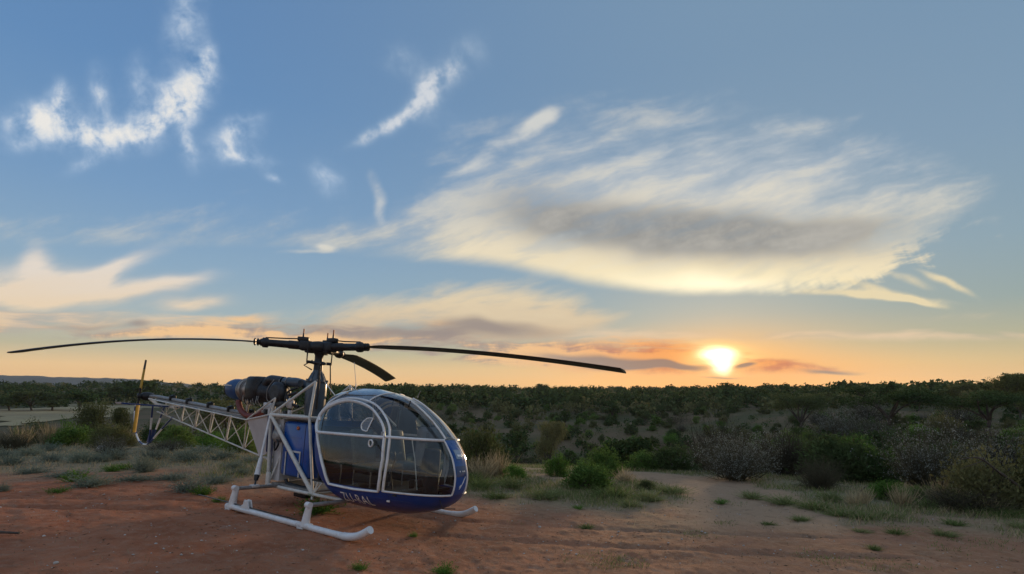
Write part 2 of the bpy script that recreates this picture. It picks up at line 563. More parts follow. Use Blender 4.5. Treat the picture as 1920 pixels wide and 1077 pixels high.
def leaf_mat(name, color, var=.45, trans=.28, hue=None):
    m = bpy.data.materials.new(name)
    m.use_nodes = True
    N = NT(m.node_tree)
    m.node_tree.nodes.clear()
    g = N.new('ShaderNodeNewGeometry')
    oi = N.new('ShaderNodeObjectInfo')
    isl = N.sock(g.outputs['Random Per Island'])
    c1 = tuple(x * (1 - var) for x in color)
    c2 = tuple(min(1, x * (1 + var)) for x in color)
    cc = N.mix(isl, c1, c2)
    if hue:
        cc = N.mix((N.sock(oi.outputs['Random'])).ss(.3, 1.0, 0, .8), cc, hue)
    v = N.sock(oi.outputs['Random']) * .5 + .75
    cc = N.mix(1.0, cc, N.xyz(v, v, v), 'MULTIPLY')
    d = N.new('ShaderNodeBsdfDiffuse')
    t = N.new('ShaderNodeBsdfTranslucent')
    N.link(cc, d.inputs[0]); N.link(cc, t.inputs[0])
    mx = N.new('ShaderNodeMixShader')
    mx.inputs[0].default_value = trans
    N.link(d.outputs[0], mx.inputs[1]); N.link(t.outputs[0], mx.inputs[2])
    o = N.new('ShaderNodeOutputMaterial')
    N.link(mx.outputs[0], o.inputs[0])
    return m


def glass_mat(name, tint, refl=1.0, opac=0.0, body=(.3, .33, .36), rough=.02):
    """thin perspex sheet: clear with a fresnel mirror, optionally hazed"""
    m = bpy.data.materials.new(name)
    m.use_nodes = True
    N = NT(m.node_tree)
    m.node_tree.nodes.clear()
    tr = N.new('ShaderNodeBsdfTransparent'); tr.inputs[0].default_value = (*tint, 1)
    df = N.new('ShaderNodeBsdfDiffuse'); df.inputs[0].default_value = (*body, 1)
    gl = N.new('ShaderNodeBsdfGlossy'); gl.inputs['Roughness'].default_value = rough
    gl.inputs[0].default_value = (.95, .95, .95, 1)
    m1 = N.new('ShaderNodeMixShader'); m1.inputs[0].default_value = opac
    N.link(tr.outputs[0], m1.inputs[1]); N.link(df.outputs[0], m1.inputs[2])
    fr = N.new('ShaderNodeFresnel'); fr.inputs[0].default_value = 1.5
    f = (N.sock(fr.outputs[0]) * (1.7 * refl)).sat()
    m2 = N.new('ShaderNodeMixShader')
    N.link(f, m2.inputs[0]); N.link(m1.outputs[0], m2.inputs[1]); N.link(gl.outputs[0], m2.inputs[2])
    o = N.new('ShaderNodeOutputMaterial')
    N.link(m2.outputs[0], o.inputs[0])
    return m


M = dict(
    white=mat('white_paint', (.74, .74, .74), .38, 0, .06, 9, dirt=((.46, .30, .22), .5), coat=.2),
    tubewhite=mat('truss_paint', (.66, .65, .60), .42, 0, .10, 12, dirt=((.30, .26, .21), .35)),
    panel=mat('panel_paint', (.56, .55, .55), .45, 0, .05, 4, dirt=((.34, .32, .30), .3)),
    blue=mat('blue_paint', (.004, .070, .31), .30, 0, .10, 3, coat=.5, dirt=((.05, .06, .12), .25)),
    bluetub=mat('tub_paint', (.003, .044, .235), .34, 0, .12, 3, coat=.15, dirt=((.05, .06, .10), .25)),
    navy=mat('navy_paint', (.018, .045, .16), .32, 0, .12, 4, coat=.4, dirt=((.06, .06, .07), .3)),
    pipeblue=mat('pipe_blue', (.022, .075, .20), .42, 0, .2, 6, dirt=((.05, .05, .06), .4)),
    black=mat('black_metal', (.018, .019, .022), .42, .3, .3, 20, bump=.1),
    dark=mat('dark_steel', (.045, .05, .058), .45, .6, .3, 14, bump=.1),
    steel=mat('steel', (.36, .34, .32), .38, .85, .2, 12, dirt=((.12, .10, .08), .5)),
    steelgrey=mat('grey_casting', (.30, .29, .28), .5, .4, .2, 14, dirt=((.10, .09, .08), .5)),
    slate=mat('slate_cowl', (.050, .075, .105), .38, 0, .15, 5, coat=.2, dirt=((.05, .05, .05), .4)),
    red=mat('red_shroud', (.17, .034, .024), .55, 0, .25, 10),
    yellow=mat('yellow_paint', (.46, .28, .025), .45, 0, .15, 8),
    blade=mat('blade_paint', (.028, .030, .030), .45, .1, .2, 5),
    orange=mat('orange_cap', (.45, .12, .04), .5),
    seat=mat('seat_vinyl', (.045, .075, .080), .55, 0, .2, 8, bump=.15),
    cabin=mat('cabin_trim', (.022, .026, .030), .65, 0, .2, 6),
    cabingrey=mat('cabin_grey', (.17, .18, .19), .6, 0, .15, 6),
    glass=glass_mat('perspex', (.86, .90, .91), .9, .02),
    glassdark=glass_mat('tinted_perspex', (.66, .73, .75), .85, .02, (.2, .22, .24)),
    roofglass=glass_mat('roof_perspex', (.70, .74, .77), 1.1, .38, (.36, .38, .41), .08),
    skin_glass=glass_mat('hazed_perspex', (.74, .78, .80), 1.2, .22, (.46, .47, .48), .06),
    lamp=mat('lamp_glass', (.30, .33, .40), .12, .2, .1, 5, coat=.8),
    letter=mat('letter_paint', (.86, .84, .82), .5, 0, .2, 30),
    bark=mat('bark', (.075, .058, .045), .85, 0, .35, 9, bump=.5, bscale=30),
    greybark=mat('grey_bark', (.15, .13, .115), .85, 0, .3, 9, bump=.4, bscale=30),
    rock=mat('pale_rock', (.46, .42, .38), .85, 0, .2, 6, bump=.5, bscale=12),
)
L = dict(
    green=leaf_mat('leaf_green', (.112, .195, .048), .45, .3, (.15, .19, .06)),
    bright=leaf_mat('leaf_bright', (.115, .22, .045), .45, .3),
    dgreen=leaf_mat('leaf_dark_green', (.066, .108, .040), .5, .25, (.10, .112, .05)),
    olive=leaf_mat('leaf_olive', (.125, .140, .055), .45, .25, (.16, .15, .07)),
    sage=leaf_mat('leaf_sage', (.21, .25, .20), .35, .2, (.18, .21, .15)),
    silver=leaf_mat('leaf_silver', (.215, .225, .19), .45, .15),
    brown=leaf_mat('twig_brown', (.072, .064, .046), .4, .05, (.095, .090, .055)),
    dry=leaf_mat('grass_dry', (.40, .32, .19), .4, .2),
    grass=leaf_mat('grass_green', (.16, .215, .07), .45, .25, (.22, .22, .10)),
)

# ------------------------------------------------------------------ terrain
HX, HY = -4.09, 10.153                       # foot of the rotor mast
GA, GB = -0.0725, -0.0482                    # slope of the ground under the skids


def vnoise(x, y, seed):
    """smooth value noise, vectorised"""
    xi, yi = np.floor(x).astype(np.int64), np.floor(y).astype(np.int64)
    fx, fy = x - xi, y - yi
    fx, fy = fx * fx * (3 - 2 * fx), fy * fy * (3 - 2 * fy)

    def h(a, b):
        n = (a * 374761393 + b * 668265263 + seed * 1442695041) & 0xffffffff
        n = ((n ^ (n >> 13)) * 1274126177) & 0xffffffff
        return ((n ^ (n >> 16)) & 0xffff) / 65535.0
    return (h(xi, yi) * (1 - fx) + h(xi + 1, yi) * fx) * (1 - fy) + (h(xi, yi + 1) * (1 - fx) + h(xi + 1, yi + 1) * fx) * fy


def fbm(x, y, seed, oct_=4):
    t, a, s = 0, 1., 0
    for k in range(oct_):
        t = t + a * (vnoise(x * 2 ** k, y * 2 ** k, seed + k) - .5)
        s += a
        a *= .5
    return t / s


def sst(a, b, x):
    t = np.clip((x - a) / (b - a), 0, 1)
    return t * t * (3 - 2 * t)


PR = [0, 16, 20, 24, 30, 38, 50, 70, 110, 180, 260, 350, 800, 4000, 12000]
P_MID = [0, 0, -.15, -.6, -2.4, -4.6, -5.8, -4.6, -2.4, .6, 2.6, 3.2, 4.5, 9, 10]
P_LEFT = [0, 0, 0, -.05, -.2, -.8, -3.0, -3.6, -3.0, -2.2, .2, 2.8, 8.5, 12, 12]
P_RIGHT = [0, 0, -.1, -.35, -.8, -1.2, -1.4, -1.0, .4, 2.2, 3.2, 3.6, 4.5, 9, 10]


def height(x, y):
    x = np.asarray(x, float); y = np.asarray(y, float)
    r = np.hypot(x, y)
    az = np.arctan2(x, np.abs(y) + 1e-6)
    z = GA * 5.5 * np.tanh((x - HX) / 5.5) + GB * 7 * np.tanh((y - HY) / 7)
    wl = sst(-.35, -.62, az)
    wr = sst(.30, .62, az)
    pm = np.interp(r, PR, P_MID); pl = np.interp(r, PR, P_LEFT); pr = np.interp(r, PR, P_RIGHT)
    z = z + pm * (1 - wl - wr) + pl * wl + pr * wr
    nearh = np.exp(-((x - HX) ** 2 + (y - HY) ** 2) / 12)
    z = z + fbm(x * .35, y * .35, 3, 4) * .09 * (1 - nearh) * sst(3, 9, r)
    z = z + fbm(x * .045, y * .045, 11, 4) * 2.2 * sst(18, 60, r)
    z = z + fbm(x * .008, y * .008, 17, 3) * 5.0 * sst(150, 500, r)
    return z


def ground_hit(px, py, zoff=0.0):
    """the point of the terrain seen in the direction (px, py) of the 1920-wide photograph"""
    dx_, dz_ = (px - 960) / 960, (737.3 - py) / 960
    prev = 2.0
    y = 2.0
    while y < 3000:
        if CAM_Z + dz_ * y < float(height(dx_ * y, y)) + zoff:
            a, b = prev, y
            for _ in range(20):
                m = (a + b) / 2
                if CAM_Z + dz_ * m < float(height(dx_ * m, m)) + zoff:
                    b = m
                else:
                    a = m
            return dx_ * b, b
        prev = y
        y *= 1.012
    return dx_ * y, y


def road_dist(x, y):
    d = np.full(np.shape(x), 1e9)
    for (x0, y0), (x1, y1) in zip(ROAD[:-1], ROAD[1:]):
        ex, ey = x1 - x0, y1 - y0
        t = np.clip(((x - x0) * ex + (y - y0) * ey) / (ex * ex + ey * ey), 0, 1)
        d = np.minimum(d, np.hypot(x - x0 - t * ex, y - y0 - t * ey))
    return d


ROAD = [ground_hit(*p) for p in ((1085, 893), (1180, 893), (1268, 899), (1345, 915), (1400, 945), (1440, 1010), (1470, 1100))]
ROAD = [tuple(p) for p in smooth_path([(a, b, 0) for a, b in ROAD], 4)]
ROAD = [(p[0], p[1]) for p in ROAD]


def soil_masks(x, y):
    """red: bare red earth, veg: thin grass cover, road: wheel track"""
    r = np.hypot(x, y)
    n = fbm(x * .55, y * .55, 31, 4); n2 = fbm(x * 1.6, y * 1.6, 41, 3); n3 = fbm(x * .12, y * .12, 57, 3)
    lim = np.interp(x, [-16, -9, -4, 0, 2, 6, 12], [12.6, 12.4, 13.2, 11.8, 10.8, 10.4, 10.0])
    red = sst(2.0, -2.0, y - lim - n * 4 - n2 * 1.5)
    redamt = np.interp(x, [-10, -3, 1, 5, 9, 12], [1.0, .95, .72, .55, .55, .8])
    veg = sst(-1.4, 2.0, y - lim - .6 - n * 5 + n2 * 2)
    veg = veg * (.62 + .6 * np.clip(n3 * 2 + .5, 0, 1))
    rd = road_dist(x, y)
    road = sst(1.75, 1.1, rd + n2 * .8) * sst(8.6, 10.5, y)
    far = sst(30, 60, r)
    veg = veg * (1 - road)
    return red * redamt, np.clip(veg, 0, 1), road, far


def build_ground():
    fr = np.concatenate([np.linspace(-62, 62, 760), ])
    bk = np.concatenate([np.linspace(64, 298, 150)])
    az = np.radians(np.concatenate([fr, bk]))
    rr = np.concatenate([[.4, 1.5, 3], np.geomspace(4.2, 40, 300), np.geomspace(41, 2680, 130)])
    A, Rr = np.meshgrid(az, rr)
    x, y = Rr * np.sin(A), Rr * np.cos(A)
    z = height(x, y)
    near = sst(45, 12, Rr)
    red, veg, road, far = soil_masks(x, y)
    # clods, scuffs and shallow wheel ruts on the bare ground
    under = 1 - .75 * np.exp(-((x - HX - 1.0) ** 2 + (y - HY + .6) ** 2) / 6)
    z = z + near * under * (fbm(x * 2.2, y * 2.2, 61, 3) * .060 + fbm(x * 9, y * 9, 71, 2) * .026) * (1 - .5 * road)
    rd = road_dist(x, y)
    z = z - near * .03 * (np.exp(-((rd - .62) / .18) ** 2)) * sst(9.0, 11.0, y)
    for cx, cy, ang, k in ((-7.5, 8.6, 8, 1), (-7.0, 9.6, 10, 1), (2.5, 8.0, -6, .8), (2.2, 9.3, -5, .8)):
        ca, sa = math.cos(R_(ang)), math.sin(R_(ang))
        u, v = (x - cx) * ca + (y - cy) * sa, -(x - cx) * sa + (y - cy) * ca + .004 * ((x - cx) ** 2)
        z = z - near * k * .045 * np.exp(-(v / .13) ** 2) * sst(4.5, 3.2, np.abs(u)) * (.6 + .8 * vnoise(u * 3, v * 0, 5))
    n, m = len(az), len(rr)
    idx = np.arange(n * m).reshape(m, n)
    i2 = np.roll(idx, -1, axis=1)
    F = np.stack([idx[:-1], i2[:-1], i2[1:], idx[1:]], -1).reshape(-1, 4)[:, ::-1]
    V = np.stack([x, y, z], -1).reshape(-1, 3)
    me = mesh_np('ground', V, F, True)
    for nm, a in (('red', red), ('veg', veg), ('road', road), ('far', far)):
        at = me.attributes.new(nm, 'FLOAT', 'POINT')
        at.data.foreach_set('value', a.astype(np.float32).ravel())
    return me


def ground_mat():
    m = bpy.data.materials.new('earth')
    m.use_nodes = True
    N = NT(m.node_tree)
    p = m.node_tree.nodes['Principled BSDF']

    def attr(k):
        a = N.new('ShaderNodeAttribute', attribute_name=k)
        return N.sock(a.outputs['Fac'])
    tc = N.new('ShaderNodeTexCoord')
    o = tc.outputs['Object']
    n1 = N.noise(o, 1.1, 6, .62)
    n2 = N.noise(o, 7.0, 6, .68)
    n3 = N.noise(o, 38.0, 4, .7)
    n4 = N.noise(o, .05, 5, .6)
    redc = N.mix(n1.ss(.32, .68), (.32, .108, .052), (.44, .175, .092))
    redc = N.mix(n2.ss(.42, .72), redc, (.41, .21, .13))
    tan = N.mix(n2.ss(.3, .7), (.285, .195, .115), (.41, .295, .185))
    tan = N.mix(n1.ss(.4, .7), tan, (.27, .18, .12))
    cc = N.mix((attr('red') + (n2 - .5) * .35).sat(), tan, redc)
    vegc = N.mix(n2.ss(.35, .7), (.26, .235, .145), (.18, .19, .095))
    vegc = N.mix(n3.ss(.5, .75), vegc, (.31, .27, .19))
    cc = N.mix((attr('veg') * (n2 * 1.6 - .1)).sat(), cc, vegc)
    cc = N.mix((attr('road') * .85).sat(), cc, N.mix(n2, (.37, .235, .145), (.45, .305, .20)))
    farc = N.mix(n4.ss(.40, .60), (.150, .108, .062), (.070, .076, .034))
    farc = N.mix(n2.ss(.5, .7), farc, (.20, .135, .080))
    cc = N.mix(attr('far'), cc, farc)
    # pale grit and dark litter
    vo = N.new('ShaderNodeTexVoronoi'); vo.inputs['Scale'].default_value = 26
    N.link(o, vo.inputs['Vector'])
    grit = N.sock(vo.outputs['Distance']).ss(.16, .08) * n1.ss(.5, .62)
    cc = N.mix((grit * .45).sat(), cc, (.40, .33, .28))
    n5 = N.noise(o, 2.6, 7, .72)
    cc = N.mix((n5.ss(.54, .70) * .55).sat(), cc, (.13, .085, .055))
    cc = N.mix((n5.ss(.42, .30) * .45).sat(), cc, (.42, .31, .235))
    lit = N.noise(o, 14, 6, .8).ss(.58, .70)
    cc = N.mix((lit * .65).sat(), cc, (.075, .052, .036))
    N.link(cc, p.inputs['Base Color'])
    p.inputs['Roughness'].default_value = .95
    p.inputs['Specular IOR Level'].default_value = .12
    b = N.new('ShaderNodeBump')
    b.inputs['Strength'].default_value = 1.0
    b.inputs['Distance'].default_value = .07
    N.link(n2 * .6 + n3 * .35 + n1 * .6, b.inputs['Height'])
    N.link(b.outputs[0], p.inputs['Normal'])
    return m


MG = ground_mat()
ground = link('ground', build_ground(), MG)
tag(ground, 'red and tan bare earth falling away to a bushy valley', None, None, 'structure')


def field_sheet(name, px_poly, color1, color2, label, off=.12):
    """a pale open field lying on the terrain, a little above it"""
    P = [ground_hit(*p) for p in px_poly]
    xs, ys = [p[0] for p in P], [p[1] for p in P]
    gx = np.linspace(min(xs), max(xs), 60); gy = np.linspace(min(ys), max(ys), 40)
    A, B = np.meshgrid(gx, gy)
    ins = np.zeros(A.shape, bool)
    jx = A + fbm(A * .08, B * .08, 5, 3) * 14; jy = B + fbm(A * .08, B * .08, 8, 3) * 14
    k = len(P)
    for i in range(k):
        (x0, y0), (x1, y1) = P[i], P[(i + 1) % k]
        cond = ((y0 > jy) != (y1 > jy)) & (jx < (x1 - x0) * (jy - y0) / (y1 - y0 + 1e-9) + x0)
        ins ^= cond
    idx = np.arange(A.size).reshape(A.shape)
    F = np.stack([idx[:-1, :-1], idx[:-1, 1:], idx[1:, 1:], idx[1:, :-1]], -1).reshape(-1, 4)
    F = F[ins[:-1, :-1].ravel()]
    V = np.stack([A, B, height(A, B) + off], -1).reshape(-1, 3)
    me = mesh_np(name, V, F, True)
    o = link(name, me, mat(name + '_soil', color1, .95, 0, .2, .08))
    return tag(o, label, None, None, 'structure')


field_sheet('field', [(-60, 770), (60, 763), (150, 761), (205, 750), (330, 746), (270, 766), (170, 786), (60, 796), (-60, 802)], (.31, .245, .125), None, 'pale open dry field beyond the scrub')


def build_hill(name, px_pts, dist, depth, m, label):
    """a far ridge whose skyline passes through the given directions"""
    V, F = [], []
    pts = px_pts
    n = 160
    us = np.linspace(pts[0][0], pts[-1][0], n)
    tops = np.interp(us, [p[0] for p in pts], [p[1] for p in pts])
    tops = tops + fbm(us * .05, us * 0, 3, 4) * 3.0
    for i in range(n):
        ux = (us[i] - 960) / 960
        y = dist
        zt = CAM_Z + (737.3 - tops[i]) / 960 * dist
        for q, (yy, f) in enumerate(((dist - depth, 0), (dist - depth * .45, .45), (dist - depth * .15, .85), (dist, 1.0), (dist + depth * .4, .6), (dist + depth, 0))):
            V.append((ux * dist * (1 + (yy - dist) / dist * .3), yy, 4 + (zt - 4) * f + (vnoise(np.array(us[i] * .06), np.array(q * 1.), 4) - .5) * 6 * (f < 1) * (f > 0)))
    for i in range(n - 1):
        for q in range(5):
            F.append((i * 6 + q, (i + 1) * 6 + q, (i + 1) * 6 + q + 1, i * 6 + q + 1))
    o = link(name, mesh_np(name, V, F, True), m)
    return tag(o, label, None, None, 'structure')


hillm = mat('hill_scrub', (.050, .062, .050), .95, 0, .25, .02)
build_hill('hill', [(-110, 704), (-60, 704), (60, 705), (90, 707), (230, 710), (300, 716), (420, 727), (520, 733)], 2300, 260, hillm, 'long low hill on the far skyline behind the tail rotor')
build_hill('hill', [(1500, 734), (1560, 727), (1590, 722), (1625, 726), (1690, 733)], 2300, 200, hillm, 'small far hump on the skyline right of the sun')

# ------------------------------------------------------------------ helicopter
heli = empty('helicopter', (-4.0897, 10.1527, -0.018))
heli.rotation_mode = 'XYZ'
heli.rotation_euler = (-0.0784, 0.0373, -0.5406)
tag(heli, 'blue and white bubble cabin helicopter with open lattice tail boom parked on red earth', 'helicopter')


def strut(p, q, r, m, parent, name='strut', seg=8):
    return MB().tube([p, q], r, seg).build(name, m, parent)


# --- skids
TR = 1.335
for sgn in (-1, 1):
    y = sgn * TR
    path = [(-.43, y, .065), (.6, y, .065), (1.6, y, .062), (2.45, y, .062), (2.62, y, .064), (2.80, y, .085), (2.97, y, .14), (3.16, y, .25)]
    sk = MB().tube(smooth_path(path, 4), [.050] * 13 + [.053] * 3 + [.060] * 13, 14).build('skid', M['white'], heli)
    MB().box((.05, y, .128), (2.9, .03, .010)).build('tread_strip', M['dark'], sk)
    for xl in (-.27, 1.74):
        lg = MB().tube([(xl - .012, y, .06), (xl + .0, y * .995, .20), (xl + .03, y * .985, .40)], [.075, .062, .050], 12).build('leg', M['white'], sk)
        MB().box((xl, y, .075), (.26, .12, .085), bev=.03).build('saddle', M['white'], lg)
        MB().tube([(xl - .07, y - .055, .04), (xl - .07, y + .055, .04)], .075, 14).build('clamp', M['white'], lg)
    lug = MB()
    lug.plate([(.0, y - .03, .11), (.27, y - .03, .11), (.22, y - .03, .25), (.12, y - .03, .25), (.10, y - .03, .17)], (0, 1, 0), .02)
    lug.plate([(.0, y + .03, .11), (.27, y + .03, .11), (.22, y + .03, .25), (.12, y + .03, .25), (.10, y + .03, .17)], (0, 1, 0), .02)
    lug.tube([(.17, y - .05, .22), (.17, y + .05, .22)], .018, 8)
    lug.build('wheel_lug', M['white'], sk)
for xl in (-.24, 1.77):
    c = MB().tube([(xl, -TR - .02, .395), (xl, -.6, .385), (xl, 0, .38), (xl, .6, .385), (xl, TR + .02, .395)], .035, 10).build('cross_tube', M['steelgrey'], heli)
    for s in (-1, 1):
        MB().tube([(xl - .045, s * (TR + .0), .40), (xl + .045, s * (TR + .0), .40)], .05, 12).build('end_fitting', M['white'], c)

# --- centre frame of white tubes
frame = empty('frame'); frame.parent = heli
LRn, URn, UFn, LFn, GBn, PKn = (-.54, -.5, .36), (-.65, -.5, 1.73), (.52, -.5, 1.74), (.80, -.5, .36), (.50, -.42, 2.42), (-.56, -.5, 2.06)


def mir(p):
    return (p[0], -p[1], p[2])


for f in (lambda p: p, mir):
    LR, UR, UF, LF, GBp, PK = map(f, (LRn, URn, UFn, LFn, GBn, PKn))
    for p, q, r in ((LR, UR, .030), (LF, UF, .026), (UF, GBp, .026), (UR, UF, .034), (LR, LF, .034), (UR, LF, .040), (UR, GBp, .026),
                    (LF, f((1.62, -.5, .37)), .030), (LR, f((-.35, -.35, 1.1)), .018), (LF, f((1.02, -.45, .62)), .018), (LF, f((.92, -.40, .78)), .016)):
        strut(p, q, r, M['tubewhite'], frame)
    MB().box(f((-.54, -.505, .46)), (.10, .05, .30), bev=.015).build('gusset', M['tubewhite'], frame)
    MB().lathe([(.028, 0), (.028, .05)], f((.80, -.5, .27)), (0, 0, 1), 10).build('jack_ball', M['white'], frame)
for x, z in ((-.54, .36), (.80, .36), (-.65, 1.73), (.52, 1.74), (1.62, .37)):
    strut((x, -.5, z), (x, .5, z), .028, M['tubewhite'], frame, 'cross_member')
deck = MB().box((-.05, 0, 1.70), (1.25, .94, .03)).build('deck', M['steelgrey'], frame)
MB().box((.15, 0, .40), (1.3, .9, .03)).build('belly_plate', M['steelgrey'], frame)
MB().plate([(-.60, 0, .45), (-.60, 0, 1.66), (-.36, 0, 1.66), (-.36, 0, .45)], (0, 1, 0), .8).build('firewall', M['panel'], frame)
# pipes and fittings in the open bay
bay = MB()
bay.tube(smooth_path([(-.44, -.43, 1.45), (-.40, -.5, 1.30), (-.30, -.52, 1.18), (-.42, -.5, 1.05), (-.52, -.45, 1.2), (-.46, -.43, 1.42)], 4), .018, 6)
bay.build('hose', M['black'], frame)
MB().lathe([(.10, 0), (.13, .02), (.13, .10), (.06, .14)], (-.42, -.40, 1.33), (0, -1, 0), 16).build('pump', M['steelgrey'], frame)
MB().box((-.45, -.42, 1.5), (.14, .08, .1), bev=.02).build('pump_box', M['panel'], frame)
MB().tube([(-.2, -.35, .5), (-.15, -.35, .42), (.3, -.35, .40), (.6, -.2, .42)], .04, 8).build('drain_pipe', M['black'], frame)
MB().box((.35, -.3, .30), (.35, .3, .14), bev=.03).build('cargo_hook_mount', M['black'], frame)

# --- fuel tank
tk = MB().box((.12, 0, 1.11), (.84, .90, 1.05), bev=.07).build('fuel_tank', M['blue'], heli)
for x in (-.12, .30):
    MB().tube([(x, -.462, .60), (x, -.466, 1.05)], .012, 6).build('strap', M['tubewhite'], tk)
MB().box((.18, -.462, 1.07), (.26, .012, .035)).build('strap_plate', M['panel'], tk)
MB().lathe([(.036, 0), (.036, .02), (.02, .03)], (.17, -.452, 1.52), (0, -1, 0), 14).build('filler_cap', M['orange'], tk)
MB().box((.1, -.454, 1.34), (.36, .008, .012)).build('seam', M['blue'], tk)
MB().box((.38, -.454, 1.1), (.012, .008, 1.0)).build('seam', M['navy'], tk)

# --- rear panels and shock strut
MB().plate([(-1.79, -.26, 1.54), (-.70, -.47, 1.72), (-1.17, -.16, .90), (-1.46, -.12, .80)], (.18, -1, .1), .012).build('white_side_panel', M['panel'], heli)
MB().plate([(-1.79, .26, 1.54), (-.70, .47, 1.72), (-1.17, .16, .90), (-1.46, .12, .80)], (.18, 1, .1), .012).build('white_side_panel', M['panel'], heli)
MB().plate([(-.66, -.462, 1.70), (-.57, -.455, 1.60), (-.56, -.44, .50), (-.60, -.42, .42), (-.95, -.25, .88), (-1.10, -.19, .98)], (.15, -1, 0), .012).build('blue_side_panel', M['navy'], heli)
MB().plate([(-.66, .462, 1.70), (-.57, .455, 1.60), (-.56, .44, .50), (-.60, .42, .42), (-.95, .25, .88), (-1.10, .19, .98)], (.15, 1, 0), .012).build('blue_side_panel', M['navy'], heli)
for s in (-1, 1):
    top, bot = np.array((-.64, s * .52, 1.70)), np.array((-.25, s * .96, .42))
    d = bot - top
    o = MB().tube([top, top + d * .62], .022, 8).tube([top + d * .62, top + d * .86], [.034, .052], 10).build('shock_strut', M['white'], heli)
    MB().tube([top + d * .855, top + d * .93], [.050, .036], 10).build('boot', M['black'], o)
    MB().tube([top + d * .93, bot], .016, 8).build('rod', M['dark'], o)
    MB().box(bot + np.array((0, 0, -.01)), (.1, .16, .05), bev=.01).build('foot_bracket', M['panel'], o)
    strut(top + np.array((-.04, s * .0, 0)), (-1.05, s * .24, .96), .02, M['navy'], o, 'brace')

# --- tail boom: two upper longerons, one lower, zigzag bracing
boom = empty('tail_boom'); boom.parent = heli
TX = [-1.80, -2.47, -3.23, -3.90, -4.54, -5.20, -6.10]
BX = [-1.46, -2.10, -2.85, -3.62, -4.30, -4.95, -5.62, -6.12]


def topz(x): return np.interp(-x, [.7, 1.8, 6.1, 6.9], [1.73, 1.56, 1.80, 1.85])
def topy(x): return np.interp(-x, [.7, 1.8, 6.1], [.47, .28, .13])
def botz(x): return np.interp(-x, [1.46, 6.12], [.79, 1.50])


for s in (-1, 1):
    strut((-.66, s * .5, 1.73), (-1.8, s * topy(-1.8), topz(-1.8)), .018, M['tubewhite'], boom, 'longeron')
    strut((-1.8, s * topy(-1.8), topz(-1.8)), (-6.45, s * .12, topz(-6.45)), .017, M['tubewhite'], boom, 'longeron')
    strut((-.56, s * .5, 2.06), (-1.8, s * topy(-1.8), topz(-1.8)), .016, M['tubewhite'], boom)
    strut((-.56, s * .5, 2.06), (-.65, s * .5, 1.73), .018, M['tubewhite'], boom)
    for i in range(6):
        t0, t1 = TX[i], TX[i + 1]
        b = BX[i + 1]
        pt0, pt1 = (t0, s * topy(t0), topz(t0)), (t1, s * topy(t1), topz(t1))
        pb = (b - .45 if False else (t0 + t1) / 2 - .38 + .0, 0, 0)
        bx = (t0 + t1) / 2 - .10
        pb = (bx, s * .012, botz(bx))
        strut(pt0, pb, .0105, M['tubewhite'], boom)
        strut(pb, pt1, .0105, M['tubewhite'], boom)
        if i < 5:
            MB().box((bx, 0, botz(bx) + .04), (.04, .02, .10)).build('gusset', M['tubewhite'], boom)
    strut((-.9, s * .1, .82 - .1), (-1.46, s * .01, botz(-1.46)), .020, M['tubewhite'], boom)
strut((-.95, 0, .70), (-6.2, 0, botz(-6.2)), .018, M['tubewhite'], boom, 'longeron')
for i, t in enumerate(TX):
    strut((t, -topy(t), topz(t)), (t, topy(t), topz(t)), .012, M['tubewhite'], boom, 'cross_member')
    if i < 6:
        strut((t, -topy(t), topz(t)), (TX[i + 1], topy(TX[i + 1]), topz(TX[i + 1])), .011, M['tubewhite'], boom, 'cross_member')
# drive shaft along the top of the boom
shaft = MB().tube([(-1.2, 0, 1.83), (-1.8, 0, topz(-1.8) + .09), (-6.3, 0, topz(-6.3) + .08), (-6.7, 0, 1.88)], .045, 10).build('drive_shaft', M['steelgrey'], heli)
for x in (-2.1, -2.9, -3.75, -4.7, -5.5):
    b = MB().box((x, 0, topz(x) + .12), (.06, .16, .13), bev=.015).tube([(x - .05, 0, topz(x) + .17), (x + .06, 0, topz(x) + .18)], .03, 8).build('bearing', M['black'], shaft)
MB().plate([(-1.85, -.22, topz(-1.8) + .03), (-6.2, -.09, topz(-6.2) + .03), (-6.2, .09, topz(-6.2) + .03), (-1.85, .22, topz(-1.8) + .03)], (0, 0, 1), .012).build('shaft_tray', M['steelgrey'], shaft)

# --- tail group
MB().tube([(-5.3, 0, 1.64), (-6.3, 0, 1.70), (-6.7, 0, 1.84)], [.03, .035, .04], 8).build('tail_spar', M['tubewhite'], heli)
tgb = MB().lathe([(.05, -.16), (.10, -.12), (.12, 0), (.10, .12), (.05, .16)], (-6.74, -.02, 1.875), (0, 1, 0), 14).tube([(-6.74, -.10, 1.875), (-6.74, -.22, 1.875)], .035, 8).build('tail_gearbox', M['black'], heli)
for s in (-1, 1):
    pts = [(-5.58, s * .03, 1.66), (-5.98, s * .03, 1.66), (-5.93, s * 1.06, 1.685), (-5.62, s * 1.06, 1.685)]
    MB().plate(pts, (0, 0, 1), .035).build('tailplane', M['navy'], heli)


def band_tube(pts, r, mats, n, name, parent):
    """striped tube: alternate materials along the path"""
    P = smooth_path(pts, 8)
    root = None
    step = max(1, (len(P) - 1) // n)
    i = 0
    k = 0
    while i < len(P) - 1:
        j = min(len(P) - 1, i + step)
        o = MB().tube(P[i:j + 1], r, 8).build(name if root is None else 'stripe', mats[k % len(mats)], parent if root is None else root)
        root = root or o
        i = j
        k += 1
    return root


